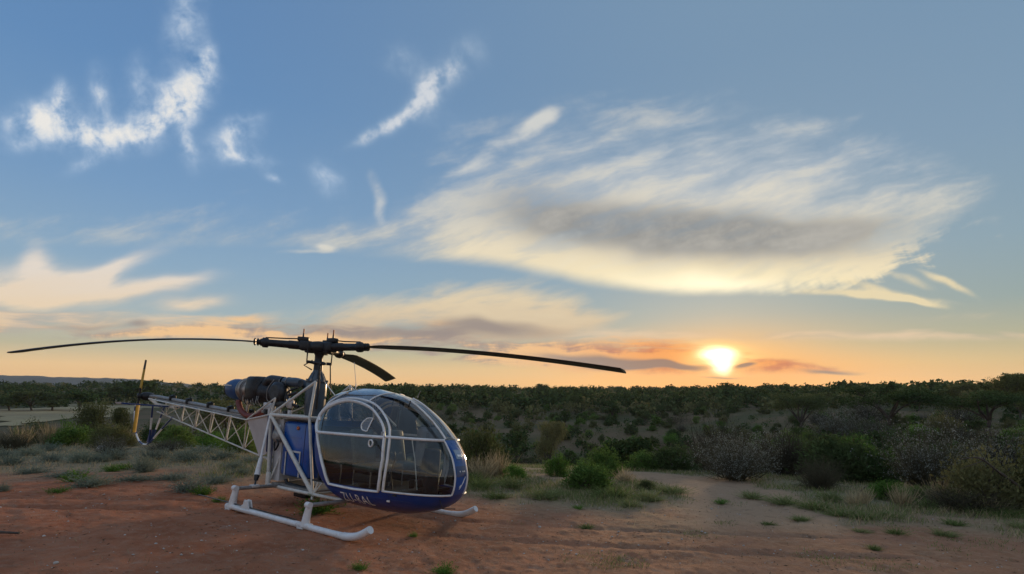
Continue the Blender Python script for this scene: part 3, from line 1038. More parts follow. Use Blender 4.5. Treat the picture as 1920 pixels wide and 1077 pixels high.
band_tube([(-5.40, 0, 1.40), (-6.0, 0, .98), (-6.45, 0, .66), (-6.75, 0, .60), (-7.05, 0, .70), (-7.32, 0, 1.02), (-7.42, 0, 1.45), (-7.40, 0, 1.62)], .022, [M['navy'], M['white']], 9, 'tail_guard', heli)
for y0, y1 in ((-.14, -.02), (.14, .02)):
    band_tube([(-6.15, y0, 1.66), (-6.28, (y0 + y1) / 2, 1.15), (-6.42, y1, .68)], .022, [M['navy'], M['white'], M['navy']], 3, 'guard_strut', heli)
MB().plate([(-6.30, 0, 1.02), (-6.44, 0, 1.0), (-6.55, 0, .66), (-6.40, 0, .66)], (0, 1, 0), .04).build('bumper_fin', M['navy'], heli)
tr = empty('tail_rotor'); tr.parent = heli
MB().lathe([(.03, -.05), (.07, -.03), (.07, .03), (.03, .05)], (-6.74, -.22, 1.875), (0, 1, 0), 14).build('hub', M['black'], tr)
for k, an in enumerate((R_(9), R_(184))):
    u = np.array((math.sin(an), 0, math.cos(an)))
    v = np.array((math.cos(an), 0, -math.sin(an)))
    n_ = np.array((0, 1., 0))
    pit = R_(14) if k == 0 else R_(66)
    cd = v * math.cos(pit) + n_ * math.sin(pit)
    th = np.cross(u, cd)
    o = np.array((-6.74, -.22, 1.875))

    def bl(r0, r1, c0, c1):
        rings = []
        for t in np.linspace(0, 1, 7):
            r = r0 + (r1 - r0) * t; c_ = c0 + (c1 - c0) * t
            pr = [(-.5, 0), (-.3, .05), (.1, .075), (.4, .05), (.5, 0), (.4, -.05), (.1, -.075), (-.3, -.05)]
            rings.append([o + u * r + cd * a * c_ + th * b * c_ for a, b in pr])
        m_ = MB(); m_.grid([q + [q[0]] for q in rings], True)
        return m_
    root = bl(.20, .72, .125 if k else .10, .12 if k else .085).build('blade', M['yellow'], tr)
    bl(.72, .97, .12 if k else .085, .11 if k else .07).build('blade_tip', M['blade'] if k == 0 else M['yellow'], root)
    MB().tube([o, o + u * .22], .028, 8).build('grip', M['black'], root)

# --- engine
eng = empty('engine'); eng.parent = heli
ex = (-1, 0, -.04)
AX = np.array((-1., 0, .0))


def L_(prof, o, ax, m, name, seg=24, par=eng):
    return MB().lathe(prof, o, ax, seg).build(name, m, par)


EZ = 2.20
L_([(.20, 0), (.235, .04), (.235, .34), (.21, .44)], (-2.40, 0, EZ), (-1, 0, .02), M['pipeblue'], 'exhaust_pipe')
MB().plate([(-2.55, -.236, EZ + .06), (-2.83, -.236, EZ + .07), (-2.83, -.236, EZ + .10), (-2.55, -.236, EZ + .09)], (0, 1, 0), .012).build('pipe_band', M['panel'], eng)
L_([(.20, 0), (.20, .05)], (-2.84, 0, EZ), (-1, 0, .02), M['black'], 'exhaust_mouth')
L_([(.19, 0), (.25, .04), (.25, .10), (.22, .12), (.22, .16), (.255, .18), (.255, .28), (.20, .33)], (-2.08, 0, EZ), (-1, 0, .0), M['steel'], 'turbine_casing', 28)
for k, x in enumerate((-2.12, -2.20, -2.30)):
    L_([(.262, 0), (.270, .008), (.262, .016)], (x, 0, EZ), (-1, 0, 0), M['steelgrey'], 'flange', 28)
L_([(.24, 0), (.29, .03), (.30, .36), (.26, .42)], (-1.58, 0, EZ + .02), (-1, 0, 0), M['black'], 'intake_cover', 28)
MB().box((-1.80, 0, EZ + .03), (.40, .58, .54), bev=.09).build('intake_box', M['black'], eng)
L_([(.14, 0), (.20, .05), (.20, .40), (.25, .52), (.25, .62)], (-1.0, 0, EZ - .02), (-1, 0, 0), M['dark'], 'compressor_casing', 24)
L_([(.17, 0), (.22, .02), (.22, .16), (.15, .2)], (-.86, -.14, EZ - .02), (0, -1, 0), M['dark'], 'starter', 24)
# top ducts
d = MB().tube(smooth_path([(-1.50, -.1, 2.34), (-1.36, -.1, 2.44), (-1.15, -.1, 2.44), (-.9, -.1, 2.42)], 4), .10, 14).build('top_duct', M['dark'], eng)
MB().tube([(-.86, -.1, 2.415), (-.42, -.1, 2.40), (-.36, -.1, 2.40)], [.095, .095, .07], 14).build('duct_end', M['slate'], d)
for x in (-.92, -.72):
    L_([(.103, 0), (.103, .02)], (x, -.1, 2.416), (-1, 0, 0), M['steelgrey'], 'band', 16, d)
MB().tube(smooth_path([(-1.30, .14, 2.36), (-1.0, .16, 2.44), (-.6, .15, 2.40), (-.35, .1, 2.3)], 4), .09, 12).build('oil_tank', M['dark'], eng)
MB().tube(smooth_path([(-1.02, -.25, 2.44), (-1.16, -.28, 2.25), (-1.18, -.27, 2.05), (-1.12, -.24, 1.95)], 5), .009, 6).build('oil_line', M['steelgrey'], eng)
MB().tube(smooth_path([(-.30, -.2, 2.3), (-.5, -.28, 2.2), (-.5, -.3, 2.0), (-.35, -.3, 1.85)], 5), .02, 6).build('hose', M['black'], eng)
MB().tube(smooth_path([(-.20, -.28, 2.2), (-.42, -.32, 2.12), (-.28, -.34, 1.98), (-.1, -.3, 1.92)], 5), .03, 8).build('hose', M['black'], eng)
MB().box((-.62, -.22, 1.95), (.5, .16, .12), bev=.02).build('gear_case', M['black'], eng)
MB().box((-1.02, -.30, 1.88), (.26, .12, .16), bev=.02).build('mount_block', M['panel'], eng)
MB().lathe([(.05, 0), (.075, .03), (.075, .14), (.03, .2)], (-.30, -.34, 1.88), (0, 0, 1), 14).build('oil_filter', M['panel'], eng)
for i in range(9):
    x = -1.05 + i * .105
    MB().box((x, -.40 - .02 * (i % 2), 1.775), (.06, .06, .06 + .04 * ((i * 7) % 3)), bev=.008).build('fitting', (M['steelgrey'], M['dark'], M['panel'])[i % 3], eng)
MB().tube([(-.75, -.3, 1.73), (-.72, -.25, 2.05)], .02, 8).build('mount_leg', M['dark'], eng)
MB().tube([(-.3, -.34, 1.73), (-.36, -.22, 2.05)], .02, 8).build('mount_leg', M['dark'], eng)
MB().tube([(-1.95, -.2, 1.6), (-1.9, -.2, 1.95)], .022, 8).build('mount_leg', M['steel'], eng)
# red curved drain shroud below the turbine
rp = []
for t in np.linspace(0, 1, 16):
    a = R_(205 + 118 * t)
    rp.append((-1.72 + .62 * math.cos(a), -.20 - .05 * math.sin(math.pi * t), 2.16 + .52 * math.sin(a)))
MB().tube(rp, .062, 12).build('red_pipe', M['red'], eng)
MB().tube([(-2.0, -.19, 1.96), (-1.98, -.19, 1.70)], .012, 6).build('pipe_clip', M['steel'], eng)
for i in range(10):
    x = -2.05 + i * .06
    MB().tube(smooth_path([(x, -.24, 2.08), (x + .03, -.27, 1.98 - .03 * (i % 3)), (x + .05, -.2, 1.9 - .04 * (i % 2))], 3), .009, 5).build('fuel_line', (M['steelgrey'], M['black'], M['steel'])[i % 3], eng)

# --- gearbox cowl and mast
gbx = MB().lathe([(.17, 0), (.195, .2), (.20, .55), (.195, .72), (.17, .78), (.11, .90), (.085, .96), (.082, 1.08)], (.0, 0, 1.72), (0, 0, 1), 28).build('gearbox_housing', M['slate'], heli)
L_([(.208, 0), (.208, .03)], (0, 0, 2.42), (0, 0, 1), M['dark'], 'flange', 28, gbx)
for k in range(10):
    a = k * math.pi / 5
    MB().tube([(.19 * math.cos(a), .19 * math.sin(a), 2.45), (.11 * math.cos(a), .11 * math.sin(a), 2.62)], .010, 5).build('rib', M['dark'], gbx)
    L_([(.02, 0), (.02, .04)], (.198 * math.cos(a), .198 * math.sin(a), 2.45), (0, 0, 1), M['steelgrey'], 'bolt', 8, gbx)
mast = MB().lathe([(.09, 2.68), (.085, 2.80), (.075, 2.86), (.07, 2.92), (.085, 2.98), (.12, 3.03), (.13, 3.05)], (0, 0, 0), (0, 0, 1), 24).build('mast', M['black'], heli)
sw = MB().lathe([(.09, 2.79), (.14, 2.80), (.14, 2.845), (.09, 2.86)], (0, 0, 0), (0, 0, 1), 24).build('swashplate', M['dark'], heli)
for a in (4, 121, -142):
    ca, sa = math.cos(R_(a + 38)), math.sin(R_(a + 38))
    MB().tube([(ca * .15, sa * .15, 2.825), (ca * .24, sa * .24, 2.825)], .03, 8).build('arm', M['dark'], sw)
    MB().tube([(ca * .24, sa * .24, 2.80), (ca * .245, sa * .245, 3.08)], .014, 6).build('pitch_link', M['black'], sw)
MB().tube([(-.11, -.06, 2.68), (-.22, -.17, 2.76), (-.10, -.07, 2.87)], .016, 6).build('scissor_link', M['black'], sw)
MB().tube([(.19, -.13, 2.82), (.22, -.12, 2.4), (.20, -.12, 1.9)], .020, 6).build('control_rod', M['black'], heli)
MB().tube([(.16, .16, 2.80), (.18, .2, 2.3), (.18, .2, 1.9)], .014, 6).build('control_rod', M['black'], heli)

# --- main rotor
rot = empty('main_rotor'); rot.parent = heli
MB().lathe([(.13, 3.04), (.20, 3.06), (.21, 3.12), (.21, 3.20), (.16, 3.24), (.06, 3.26)], (0, 0, 0), (0, 0, 1), 24).build('hub', M['black'], rot)
for az, ln, dr, tw, p0 in ((-143.5, 5.62, .585, 2, -5), (4.0, 6.2, .34, 3, -3), (119.5, 5.45, .26, 4, -16)):
    a = R_(az)
    u = np.array((math.cos(a), math.sin(a), 0)); v = np.array((-math.sin(a), math.cos(a), 0)); z = np.array((0, 0, 1.))
    o = np.array((0, 0, 3.15))
    root = empty('blade_assembly'); root.parent = rot
    slv = MB().lathe([(.05, .10), (.085, .14), (.095, .30), (.085, .34), (.085, .60), (.075, .62), (.070, 1.00), (.10, 1.02), (.10, 1.10), (.06, 1.13), (.05, 1.20)], o, u, 16).build('sleeve', M['black'], root)
    yk = MB().box(o + u * .26, (.26, .20, .19), np.stack([u, v, z], 1), bev=.03)
    yk.box(o + u * .33 + z * .13, (.22, .12, .09), np.stack([u, v, z], 1), bev=.02)
    yk.box(o + u * .20 - z * .10, (.16, .14, .07), np.stack([u, v, z], 1), bev=.02)
    yk.build('yoke', M['black'], root)
    for k in range(3):
        MB().lathe([(.05, 0), (.078, .012), (.05, .028)], o + u * (1.13 + .058 * k), u, 12).build('fin_ring', M['black'], root)
    MB().tube([o + u * .32 + z * .14, o + u * .62 + z * .115 + v * .03, o + u * 1.06 + z * .10], .014, 6).build('damper_rod', M['black'], root)
    MB().tube([o + u * .34 + z * .14, o + u * .34 + z * .25], [.024, .015], 8).build('pin', M['black'], root)
    MB().lathe([(.014, 0), (.014, .09)], o + u * .34 + z * .25, z, 8).build('pin_cap', M['orange'], root)
    rings = []
    for t in np.linspace(0, 1, 26):
        r = 1.16 + (ln - 1.16) * t
        zz = -dr * (t ** 1.9)
        c_ = .06 + .29 * min(1, t / .10) if t < .10 else .35
        an = R_(p0 - tw * t)
        ce = o + u * r + z * zz
        cd = v * math.cos(an) + z * math.sin(an)
        th = np.cross(u, cd)
        pr = [(.42, 0), (.34, .045), (.10, .062), (-.25, .035), (-.58, .004), (-.58, -.004), (-.25, -.028), (.10, -.045), (.34, -.036)]
        kk = 1.0 if t > .06 else 1.8
        rings.append([ce + cd * p * c_ + th * q * c_ * kk for p, q in pr])
    b = MB(); b.grid([q + [q[0]] for q in rings], True)
    b.add(rings[-1], [tuple(range(9))], False); b.add(rings[0], [tuple(range(9))[::-1]], False)
    b.build('blade', M['blade'], root)

# --- cabin
ZT = [.27, .35, .52, .75, 1.0, 1.3, 1.6, 1.85, 2.05, 2.2, 2.3, 2.35]
XF = [2.80, 3.22, 3.56, 3.73, 3.755, 3.66, 3.43, 3.15, 2.86, 2.58, 2.25, 1.8]
XR = [2.0, 1.75, 1.42, 1.17, 1.0, .9, .84, .80, .80, .86, 1.0, 1.3]
WW = [.25, .55, .77, .875, .90, .885, .835, .73, .60, .45, .28, .08]
XC, NFr, NRe = 1.75, 2.3, 4.0


def smooth_table(y):
    zz = np.linspace(ZT[0], ZT[-1], 300)
    v = np.interp(zz, ZT, y)
    for _ in range(3):
        p = np.pad(v, 8, mode='reflect', reflect_type='odd')
        v = np.convolve(p, np.ones(17) / 17, 'valid')
    return zz, v


TF, TRr, TW = smooth_table(XF), smooth_table(XR), smooth_table(WW)


def cabin_pt(t, z):
    c_, s_ = math.cos(t), math.sin(t)
    n = NFr if c_ >= 0 else NRe
    xf, xr, w = (np.interp(z, *q) for q in (TF, TRr, TW))
    a = (xf - XC) if c_ >= 0 else (XC - xr)
    return np.array((XC + a * math.copysign(abs(c_) ** (2 / n), c_), w * math.copysign(abs(s_) ** (2 / n), s_), z))


def side_pt(x, z, s=-1, off=0.0):
    """the point of the cabin skin at (x, z) on one side"""
    xf, xr, w = (np.interp(z, *q) for q in (TF, TRr, TW))
    a, n = ((xf - XC), NFr) if x >= XC else ((XC - xr), NRe)
    k = max(0.0, 1 - abs((x - XC) / a) ** n) ** (1 / n)
    return np.array((x, s * (w * k + off), z))


DOOR = [(1.16, 1.53), (1.05, 1.66), (1.06, 1.84), (1.25, 2.00), (1.52, 2.09), (1.84, 2.085), (2.20, 2.0), (2.46, 1.85), (2.62, 1.70), (2.70, 1.55)]
DOORLO = [(2.70, 1.55), (2.76, 1.21), (2.74, .90), (2.70, .69), (2.20, .67), (1.62, .68), (1.51, .94), (1.34, 1.25), (1.18, 1.50)]
door_arc_x = [p[0] for p in DOOR[1:]]; door_arc_z = [p[1] for p in DOOR[1:]]


def in_door(x, z):
    if z >= 1.53:
        return 1.05 < x < 2.70 and z < np.interp(x, door_arc_x, door_arc_z)
    if z < .70:
        return False
    xr_ = np.interp(z, [.68, .94, 1.25, 1.53], [1.62, 1.51, 1.34, 1.16])
    xf_ = np.interp(z, [.69, .9, 1.21, 1.55], [2.70, 2.74, 2.76, 2.70])
    return xr_ < x < xf_


def classify(p):
    x, y, z = p
    s = 'near' if y < 0 else 'far'
    if z < .70:
        return 'tub'
    if x > 2.9 and abs(y) < .155 and z < 1.57:
        return 'nose_column'
    if in_door(x, z) and abs(y) > .3:
        return ('door_upper_' if z > 1.54 else 'door_lower_') + s
    if z <= 1.72 and x < 1.75:
        return 'tub'
    if z > 1.54:
        if x < np.interp(z, [1.6, 1.85, 2.05, 2.35], [1.02, 1.04, 1.10, 1.35]):
            return 'rear_dome'
        if x < np.interp(abs(y), [0, .3, .6], [2.22, 2.12, 2.03]):
            return 'roof'
        return 'windshield_' + s
    return 'front_' + s


NT_, NZ_ = 220, 110
tt = np.linspace(0, 2 * math.pi, NT_, endpoint=False)
zz = np.linspace(ZT[0], ZT[-1], NZ_)
CP = np.array([[cabin_pt(t, z) for t in tt] for z in zz])
parts = {}
for i in range(NZ_ - 1):
    for j in range(NT_):
        j2 = (j + 1) % NT_
        q = [CP[i, j], CP[i, j2], CP[i + 1, j2], CP[i + 1, j]]
        parts.setdefault(classify(sum(q) / 4), []).append((i * NT_ + j, i * NT_ + j2, (i + 1) * NT_ + j2, (i + 1) * NT_ + j))


def cab_part(key, name, m, parent, thick=0.0):
    fs = parts.get(key)
    used = sorted({i for f in fs for i in f})
    mp = {i: k for k, i in enumerate(used)}
    V = CP.reshape(-1, 3)[used]
    b = MB(); b.add(V, [tuple(mp[i] for i in f) for f in fs], True)
    if key == 'tub':
        bot = list(range(NT_))
        b.add(CP[0], [tuple(bot)[::-1]], False)
    if key == 'roof':
        b.add(CP[-1], [tuple(range(NT_))], True)
    o = b.build(name, m, parent)
    return o


cabin = empty('cabin'); cabin.parent = heli
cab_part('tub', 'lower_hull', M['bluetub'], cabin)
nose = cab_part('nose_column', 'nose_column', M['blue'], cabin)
cab_part('rear_dome', 'rear_dome', M['roofglass'], cabin)
cab_part('roof', 'roof_panel', M['roofglass'], cabin)
for s in ('near', 'far'):
    cab_part('windshield_' + s, 'windshield', M['glass'], cabin)
    cab_part('front_' + s, 'chin_window', M['glassdark'], cabin)
    sg = -1 if s == 'near' else 1
    dr_ = empty('door'); dr_.parent = heli
    cab_part('door_upper_' + s, 'window', M['glass'], dr_)
    cab_part('door_lower_' + s, 'window', M['glassdark'], dr_)

    def on(pts, off=.004):
        return [side_pt(x, z, sg, off) for x, z in pts]

    def P2(pts, n=5):
        return [(p[0], p[1]) for p in smooth_path([(a, b, 0) for a, b in pts], n)]
    up, lo = P2(DOOR), P2(DOORLO)
    MB().tube(on(up), .036, 8, ry=.6).build('upper_frame', M['white'], dr_)
    lo2 = []
    for (a, b), (a2, b2) in zip(DOORLO[:-1], DOORLO[1:]):
        for k in range(6):
            lo2.append((a + (a2 - a) * k / 6, b + (b2 - b) * k / 6))
    lo2.append(DOORLO[-1])
    MB().tube(on(lo2), .032, 8, ry=.6).build('lower_frame', M['white'], dr_)
    MB().tube(on([(x, np.interp(x, [1.1, 2.7], [1.52, 1.55])) for x in np.linspace(1.14, 2.70, 14)], .01), .026, 8).build('belt_rail', M['white'], dr_)
    # handle ring and lock
    c0 = side_pt(2.50, 1.46, sg, .03)
    ring = [c0 + np.array((.045 * math.cos(q), 0, .055 * math.sin(q) - .02)) for q in np.linspace(0, 2 * math.pi, 15)]
    MB().tube(ring, .012, 6, False).build('handle', M['white'], dr_)
    MB().tube(on([(2.55, 1.50), (2.62, 1.42), (2.74, 1.33)], .025), .009, 6).build('latch_cable', M['black'], dr_)
    MB().box(side_pt(2.66, 1.60, sg, .02), (.06, .02, .08), bev=.008).build('hinge', M['steelgrey'], dr_)
    # half-moon vent of the upper window
    vent = [(2.36, 1.84), (2.26, 1.83), (2.20, 1.76), (2.20, 1.70), (2.25, 1.64), (2.34, 1.62)]
    vp = P2(vent, 3)
    v_ = MB().tube(on(vp, .012), .010, 6).tube(on([(2.36, 1.84), (2.35, 1.62)], .012), .010, 6).build('vent', M['white'], dr_)
    pp = on(vp, .010)
    b = MB(); b.add(pp, [tuple(range(len(pp)))], False); b.build('vent_pane', M['skin_glass'], v_)
    # cabin frames
    outer = P2([(1.10, 1.72), (1.02, 1.86), (1.18, 2.03), (1.48, 2.14), (1.88, 2.14), (2.26, 2.055), (2.54, 1.89), (2.71, 1.72), (2.79, 1.56)])
    MB().tube(on(outer), .020, 8).build('door_surround', M['white'], cabin)
    MB().tube(on([(2.79, 1.56), (2.84, 1.21), (2.82, .9), (2.78, .70)], .004), .022, 8).build('door_post', M['white'], cabin)
    br_ = [p for p in (cabin_pt(sg * t, 1.562) for t in np.linspace(1.25, .02, 60)) if p[0] > 2.72 and abs(p[1]) > .155]
    MB().tube([p * np.array((1.002, 1.006, 1)) for p in br_], .024, 8).build('belt_rail', M['white'], cabin)
    # lower edge and front edge of the chin window
    tfr = [t for t in np.linspace(0, math.pi / 2, 60)]
    lowp = [p for p in (cabin_pt(sg * t, .705) for t in tfr) if abs(p[1]) > .155 and p[0] < 3.8 and p[0] > 2.76]
    MB().tube([p * np.array((1.002, 1.006, 1)) for p in lowp], .017, 6).build('sill', M['white'], cabin)
    colp = []
    for z in np.linspace(.705, 1.57, 18):
        best = min((cabin_pt(sg * t, z) for t in np.linspace(0, 1.2, 120)), key=lambda p: abs(abs(p[1]) - .158))
        colp.append(best + np.array((.004, 0, 0)))
    MB().tube(colp, .016, 6).build('column_trim', M['white'], cabin)
    # roof rib to the front of the door and the spine over the windshield
    rib = []
    for y in np.linspace(.52, .06, 10):
        x = np.interp(y, [0, .3, .6], [2.22, 2.12, 2.03])
        zs = max((z for z in np.linspace(1.7, 2.345, 130) if abs(side_pt(x, z)[1]) >= y), default=2.3)
        rib.append((x, sg * y, zs + .006))
    MB().tube(smooth_path(rib, 2), .014, 6).build('roof_rib', M['white'], cabin)
    sp = []
    for z in np.linspace(1.58, 2.22, 18):
        best = min((cabin_pt(sg * t, z) for t in np.linspace(0, 1.3, 130)), key=lambda p: abs(abs(p[1]) - .11))
        sp.append(best + np.array((.006, 0, .004)))
    MB().tube(sp, .018, 6).build('windshield_spine', M['white'], cabin)
    # rear seam of the dome
    sm = [cabin_pt(math.pi - sg * -1 * 0 - sg * t, 1.735) for t in np.linspace(.15, 1.0, 18)]
    MB().tube([p * np.array((1, 1.004, 1)) for p in sm if p[0] < 1.12], .012, 6).build('dome_seam', M['white'], cabin)
    seam2 = []
    for z in np.linspace(1.75, 2.25, 16):
        x = np.interp(z, [1.6, 1.85, 2.05, 2.35], [1.02, 1.04, 1.10, 1.35])
        seam2.append(side_pt(x, z, sg, .006))
    MB().tube(seam2, .012, 6).build('dome_seam', M['white'], cabin)
    # scuffed rivet lines on the rear hull edge
    for z, x0, x1 in ((1.38, 1.02, 1.14), (1.2, 1.07, 1.2), (1.02, 1.10, 1.27), (.84, 1.2, 1.4)):
        MB().tube(on([(x0, z + .01), (x1, z - .005)], .003), .005, 4).build('rivet_line', M['lamp'], cabin)
    MB().box(side_pt(2.82, .545, sg, .006), (.07, .014, .03), bev=.004).build('step_latch', M['white'], cabin)
    # outer brace from roof to frame
    MB().tube([(1.02, sg * .35, 2.16), (.62, sg * .30, 2.42)], .010, 6).build('brace', M['tubewhite'], cabin)

# panel seams and rivets of the lower hull
for sg in (-1, 1):
    MB().tube([side_pt(x, .60 - .02 * (x - 1.6), sg, .001) for x in np.linspace(1.55, 3.2, 24)], .0035, 4).build('panel_seam', M['navy'], cabin)
    for x in (2.02, 2.86):
        MB().tube([side_pt(x, z, sg, .001) for z in np.linspace(.38, .68, 10)], .0035, 4).build('panel_seam', M['navy'], cabin)
    rv = MB()
    for x in np.arange(1.62, 3.2, .07):
        p = side_pt(x, .645, sg, .002)
        rv.lathe([(.007, -.004), (.007, .002), (.003, .005)], p, (0, sg, 0), 6)
    rv.build('rivets', M['navy'], cabin)
# landing light and placard on the nose column
def nose_pt(y, z, off=.0):
    best = min((cabin_pt(t, z) for t in np.linspace(-.6, .6, 240)), key=lambda p: abs(p[1] - y))
    return best + np.array((off, 0, off * .25))


lf = MB()
g = [[nose_pt(y, z, .02 - .012 * (abs(y) > .11) - .012 * (z > 1.46 or z < 1.26)) for y in np.linspace(-.13, .13, 9)] for z in np.linspace(1.22, 1.5, 9)]
lf.grid(g, True)
ll = lf.build('landing_light', M['blue'], nose)
g = [[nose_pt(y, z, .026) for y in np.linspace(-.09, .09, 5)] for z in np.linspace(1.28, 1.42, 5)]
MB().grid(g, True).build('lens', M['lamp'], ll)
MB().grid([[nose_pt(y, z, .03) for y in np.linspace(-.05, .06, 4)] for z in (1.315, 1.345)], True).build('bulb', M['letter'], ll)
g = [[nose_pt(y, z, .006) for y in np.linspace(-.125, .13, 6)] for z in np.linspace(1.0, 1.17, 5)]
MB().grid(g, True).build('placard', M['navy'], nose)
for y0, w_ in ((-.06, .02), (.01, .03), (.055, .03)):
    MB().grid([[nose_pt(y, z, .012) for y in (y0, y0 + w_)] for z in (1.075, 1.095)], False).build('placard_print', M['letter'], nose)
em = MB()
for (ya, za), (yb, zb) in (((-.04, .80), (.03, .90)), ((.03, .90), (.09, 1.0)), ((-.045, .83), (-.01, .87))):
    em.tube([nose_pt(ya + (yb - ya) * k / 4, za + (zb - za) * k / 4, .005) for k in range(5)], .007, 5)
em.build('emblem', M['letter'], nose)
MB().tube([(3.52, -.28, .70), (3.60, -.30, .56), (3.62, -.27, .50), (3.75, -.12, .50)], .008, 5).build('pitot', M['black'], cabin)

# --- writing on the hull
cu = bpy.data.curves.new('registration', 'FONT')
cu.body = 'ZU-RAL'
cu.size = 1.0
cu.shear = .18
cu.space_character = 1.08
tmp = bpy.data.objects.new('registration_tmp', cu)
col.objects.link(tmp)
bpy.context.view_layer.update()
tme = bpy.data.meshes.new_from_object(tmp.evaluated_get(bpy.context.evaluated_depsgraph_get()))
bpy.data.objects.remove(tmp)
import bmesh
bmx = bmesh.new(); bmx.from_mesh(tme)
bmesh.ops.triangulate(bmx, faces=bmx.faces[:])
bmesh.ops.subdivide_edges(bmx, edges=bmx.edges[:], cuts=2, use_grid_fill=True)
vx = [v.co.x for v in bmx.verts]; vy = [v.co.y for v in bmx.verts]
x0, x1, y0, y1 = min(vx), max(vx), min(vy), max(vy)
for v in bmx.verts:
    uu, vv = (v.co.x - x0) / (x1 - x0), (v.co.y - y0) / (y1 - y0)
    p = side_pt(1.82 + uu * .66, .415 + vv * .165 - .005 * uu, -1, .006)
    v.co = p + np.array((0, 0, -.002))
bmx.to_mesh(tme); bmx.free()
tme.materials.clear()
link('registration', tme, M['letter'], cabin)

# --- cabin fittings
MB().box((2.0, 0, .66), (2.0, 1.40, .03)).build('floor', M['cabin'], cabin)
MB().box((1.13, 0, 1.15), (.06, 1.36, .95), bev=.02).build('bulkhead', M['cabin'], cabin)
for y, nm in ((-.38, ''), (.38, '')):
    st = MB().box((2.12, y, 1.00), (.50, .52, .13), bev=.05).build('front_seat', M['seat'], cabin)
    ca, sa = math.cos(R_(-14)), math.sin(R_(-14))
    rotm = np.array([[ca, 0, sa], [0, 1, 0], [-sa, 0, ca]])
    MB().box((1.86, y, 1.32), (.10, .50, .62), rotm, bev=.045).build('backrest', M['seat'], st)
    for xx in (1.92, 2.32):
        for yy in (-.22, .22):
            MB().tube([(xx, y + yy, .68), (xx, y + yy, .95)], .014, 6).build('leg', M['steelgrey'], st)
    MB().box((2.12, y, .82), (.44, .46, .14), bev=.02).build('seat_box', M['cabin'], st)
    MB().tube(smooth_path([(2.62, y, .68), (2.56, y, .95), (2.62, y, 1.18), (2.60, y, 1.30)], 4), .014, 6).build('control_stick', M['black'], cabin)
    for dy_ in (-.1, .1):
        MB().box((3.12, y + dy_, .84), (.04, .10, .14), bev=.01).build('pedal', M['black'], cabin)
bn = MB().box((1.42, 0, .98), (.42, 1.30, .14), bev=.05).build('rear_bench', M['seat'], cabin)
MB().box((1.22, 0, 1.28), (.10, 1.28, .52), bev=.04).build('backrest', M['seat'], bn)
MB().tube(smooth_path([(1.62, -.62, .68), (1.62, -.62, .98), (1.50, -.64, 1.05)], 4), .012, 6).build('bench_frame', M['steelgrey'], bn)
ip = MB().plate([(2.98, -.14, 1.10), (3.10, -.14, 1.66), (2.95, -.14, 1.73), (2.86, -.14, 1.70), (2.84, -.14, 1.10)], (0, 1, 0), .02)
ip.box((2.98, .12, 1.62), (.16, .66, .26), bev=.06)
panel = ip.build('instrument_panel', M['cabingrey'], cabin)
MB().box((2.96, .12, .98), (.22, .34, .80), bev=.04).build('pedestal', M['cabin'], cabin)
for k in range(4):
    MB().lathe([(.05, 0), (.055, .01), (.05, .02)], (2.905, -.12 + .15 * k, 1.63), (-1, 0, .1), 14).build('gauge', M['black'], panel)
MB().box((2.98, .10, 1.77), (.05, .09, .05), bev=.01).build('compass', M['black'], panel)
MB().tube([(2.84, .02, 1.25), (2.66, .0, 1.86)], .010, 6).build('pillar', M['black'], cabin)
MB().tube([(2.64, -.40, 1.70), (2.64, -.40, 2.02)], .012, 6).build('whip', M['black'], cabin)
MB().tube([(2.98, -.18, .70), (2.90, -.2, 1.2), (2.80, -.2, 1.52)], .010, 6).build('inner_brace', M['tubewhite'], cabin)
hs = MB().tube([(2.30 + .09 * math.cos(q), -.12, 2.10 + .09 * math.sin(q)) for q in np.linspace(-.3, math.pi + .3, 12)], .014, 6).build('headset', M['black'], cabin)
MB().box((2.44, -.12, 2.08), (.03, .08, .15), bev=.01).build('mirror', M['black'], cabin)
MB().tube([(1.20, -.3, 2.05), (1.48, -.32, 1.74)], .022, 6).build('inner_brace', M['black'], cabin)
MB().tube([(1.30, .3, 2.12), (1.85, .4, 1.70)], .016, 6).build('inner_brace', M['tubewhite'], cabin)
MB().tube([(1.30, .3, 2.12), (1.25, .4, 1.70)], .016, 6).build('inner_brace', M['tubewhite'], cabin)
MB().box((1.75, .02, 1.66), (.30, .10, .14), np.array([[.8, 0, .6], [0, 1, 0], [-.6, 0, .8]]), bev=.03).build('harness', M['black'], cabin)
# whip aerial and wiper posts on the roof
an_ = MB().tube([(1.12, 0, 2.34), (1.12, 0, 2.44)], .010, 6).tube([(1.12, 0, 2.44), (1.02, .0, 2.85)], .005, 5).build('aerial', M['white'], heli)
MB().tube([(2.72, -.26, 2.07), (2.78, -.29, 2.17)], .011, 6).build('sight_post', M['black'], heli)
MB().tube([(2.58, .10, 2.24), (2.64, .10, 2.36)], .009, 6).build('sight_post', M['steel'], heli)

# ------------------------------------------------------------------ vegetation
def unit(v):
    return v / (np.linalg.norm(v, axis=-1, keepdims=True) + 1e-9)


def leaves(C, D, ln, wd, g):
    """one rhombic leaf at each centre C pointing along D"""
    n = len(C)
    D = unit(D)
    q = unit(g.normal(size=(n, 3)))
    Sd = unit(np.cross(D, q))
    Nn = np.cross(D, Sd)
    l = (ln * g.uniform(.6, 1.35, n))[:, None]
    w = (wd * g.uniform(.6, 1.3, n))[:, None]
    V = np.stack([C - D * l * .5, C + Sd * w * .5 + Nn * w * .15, C + D * l * .5, C - Sd * w * .5 + Nn * w * .15], 1)
    F = np.arange(4 * n).reshape(n, 4)
    return V.reshape(-1, 3), F


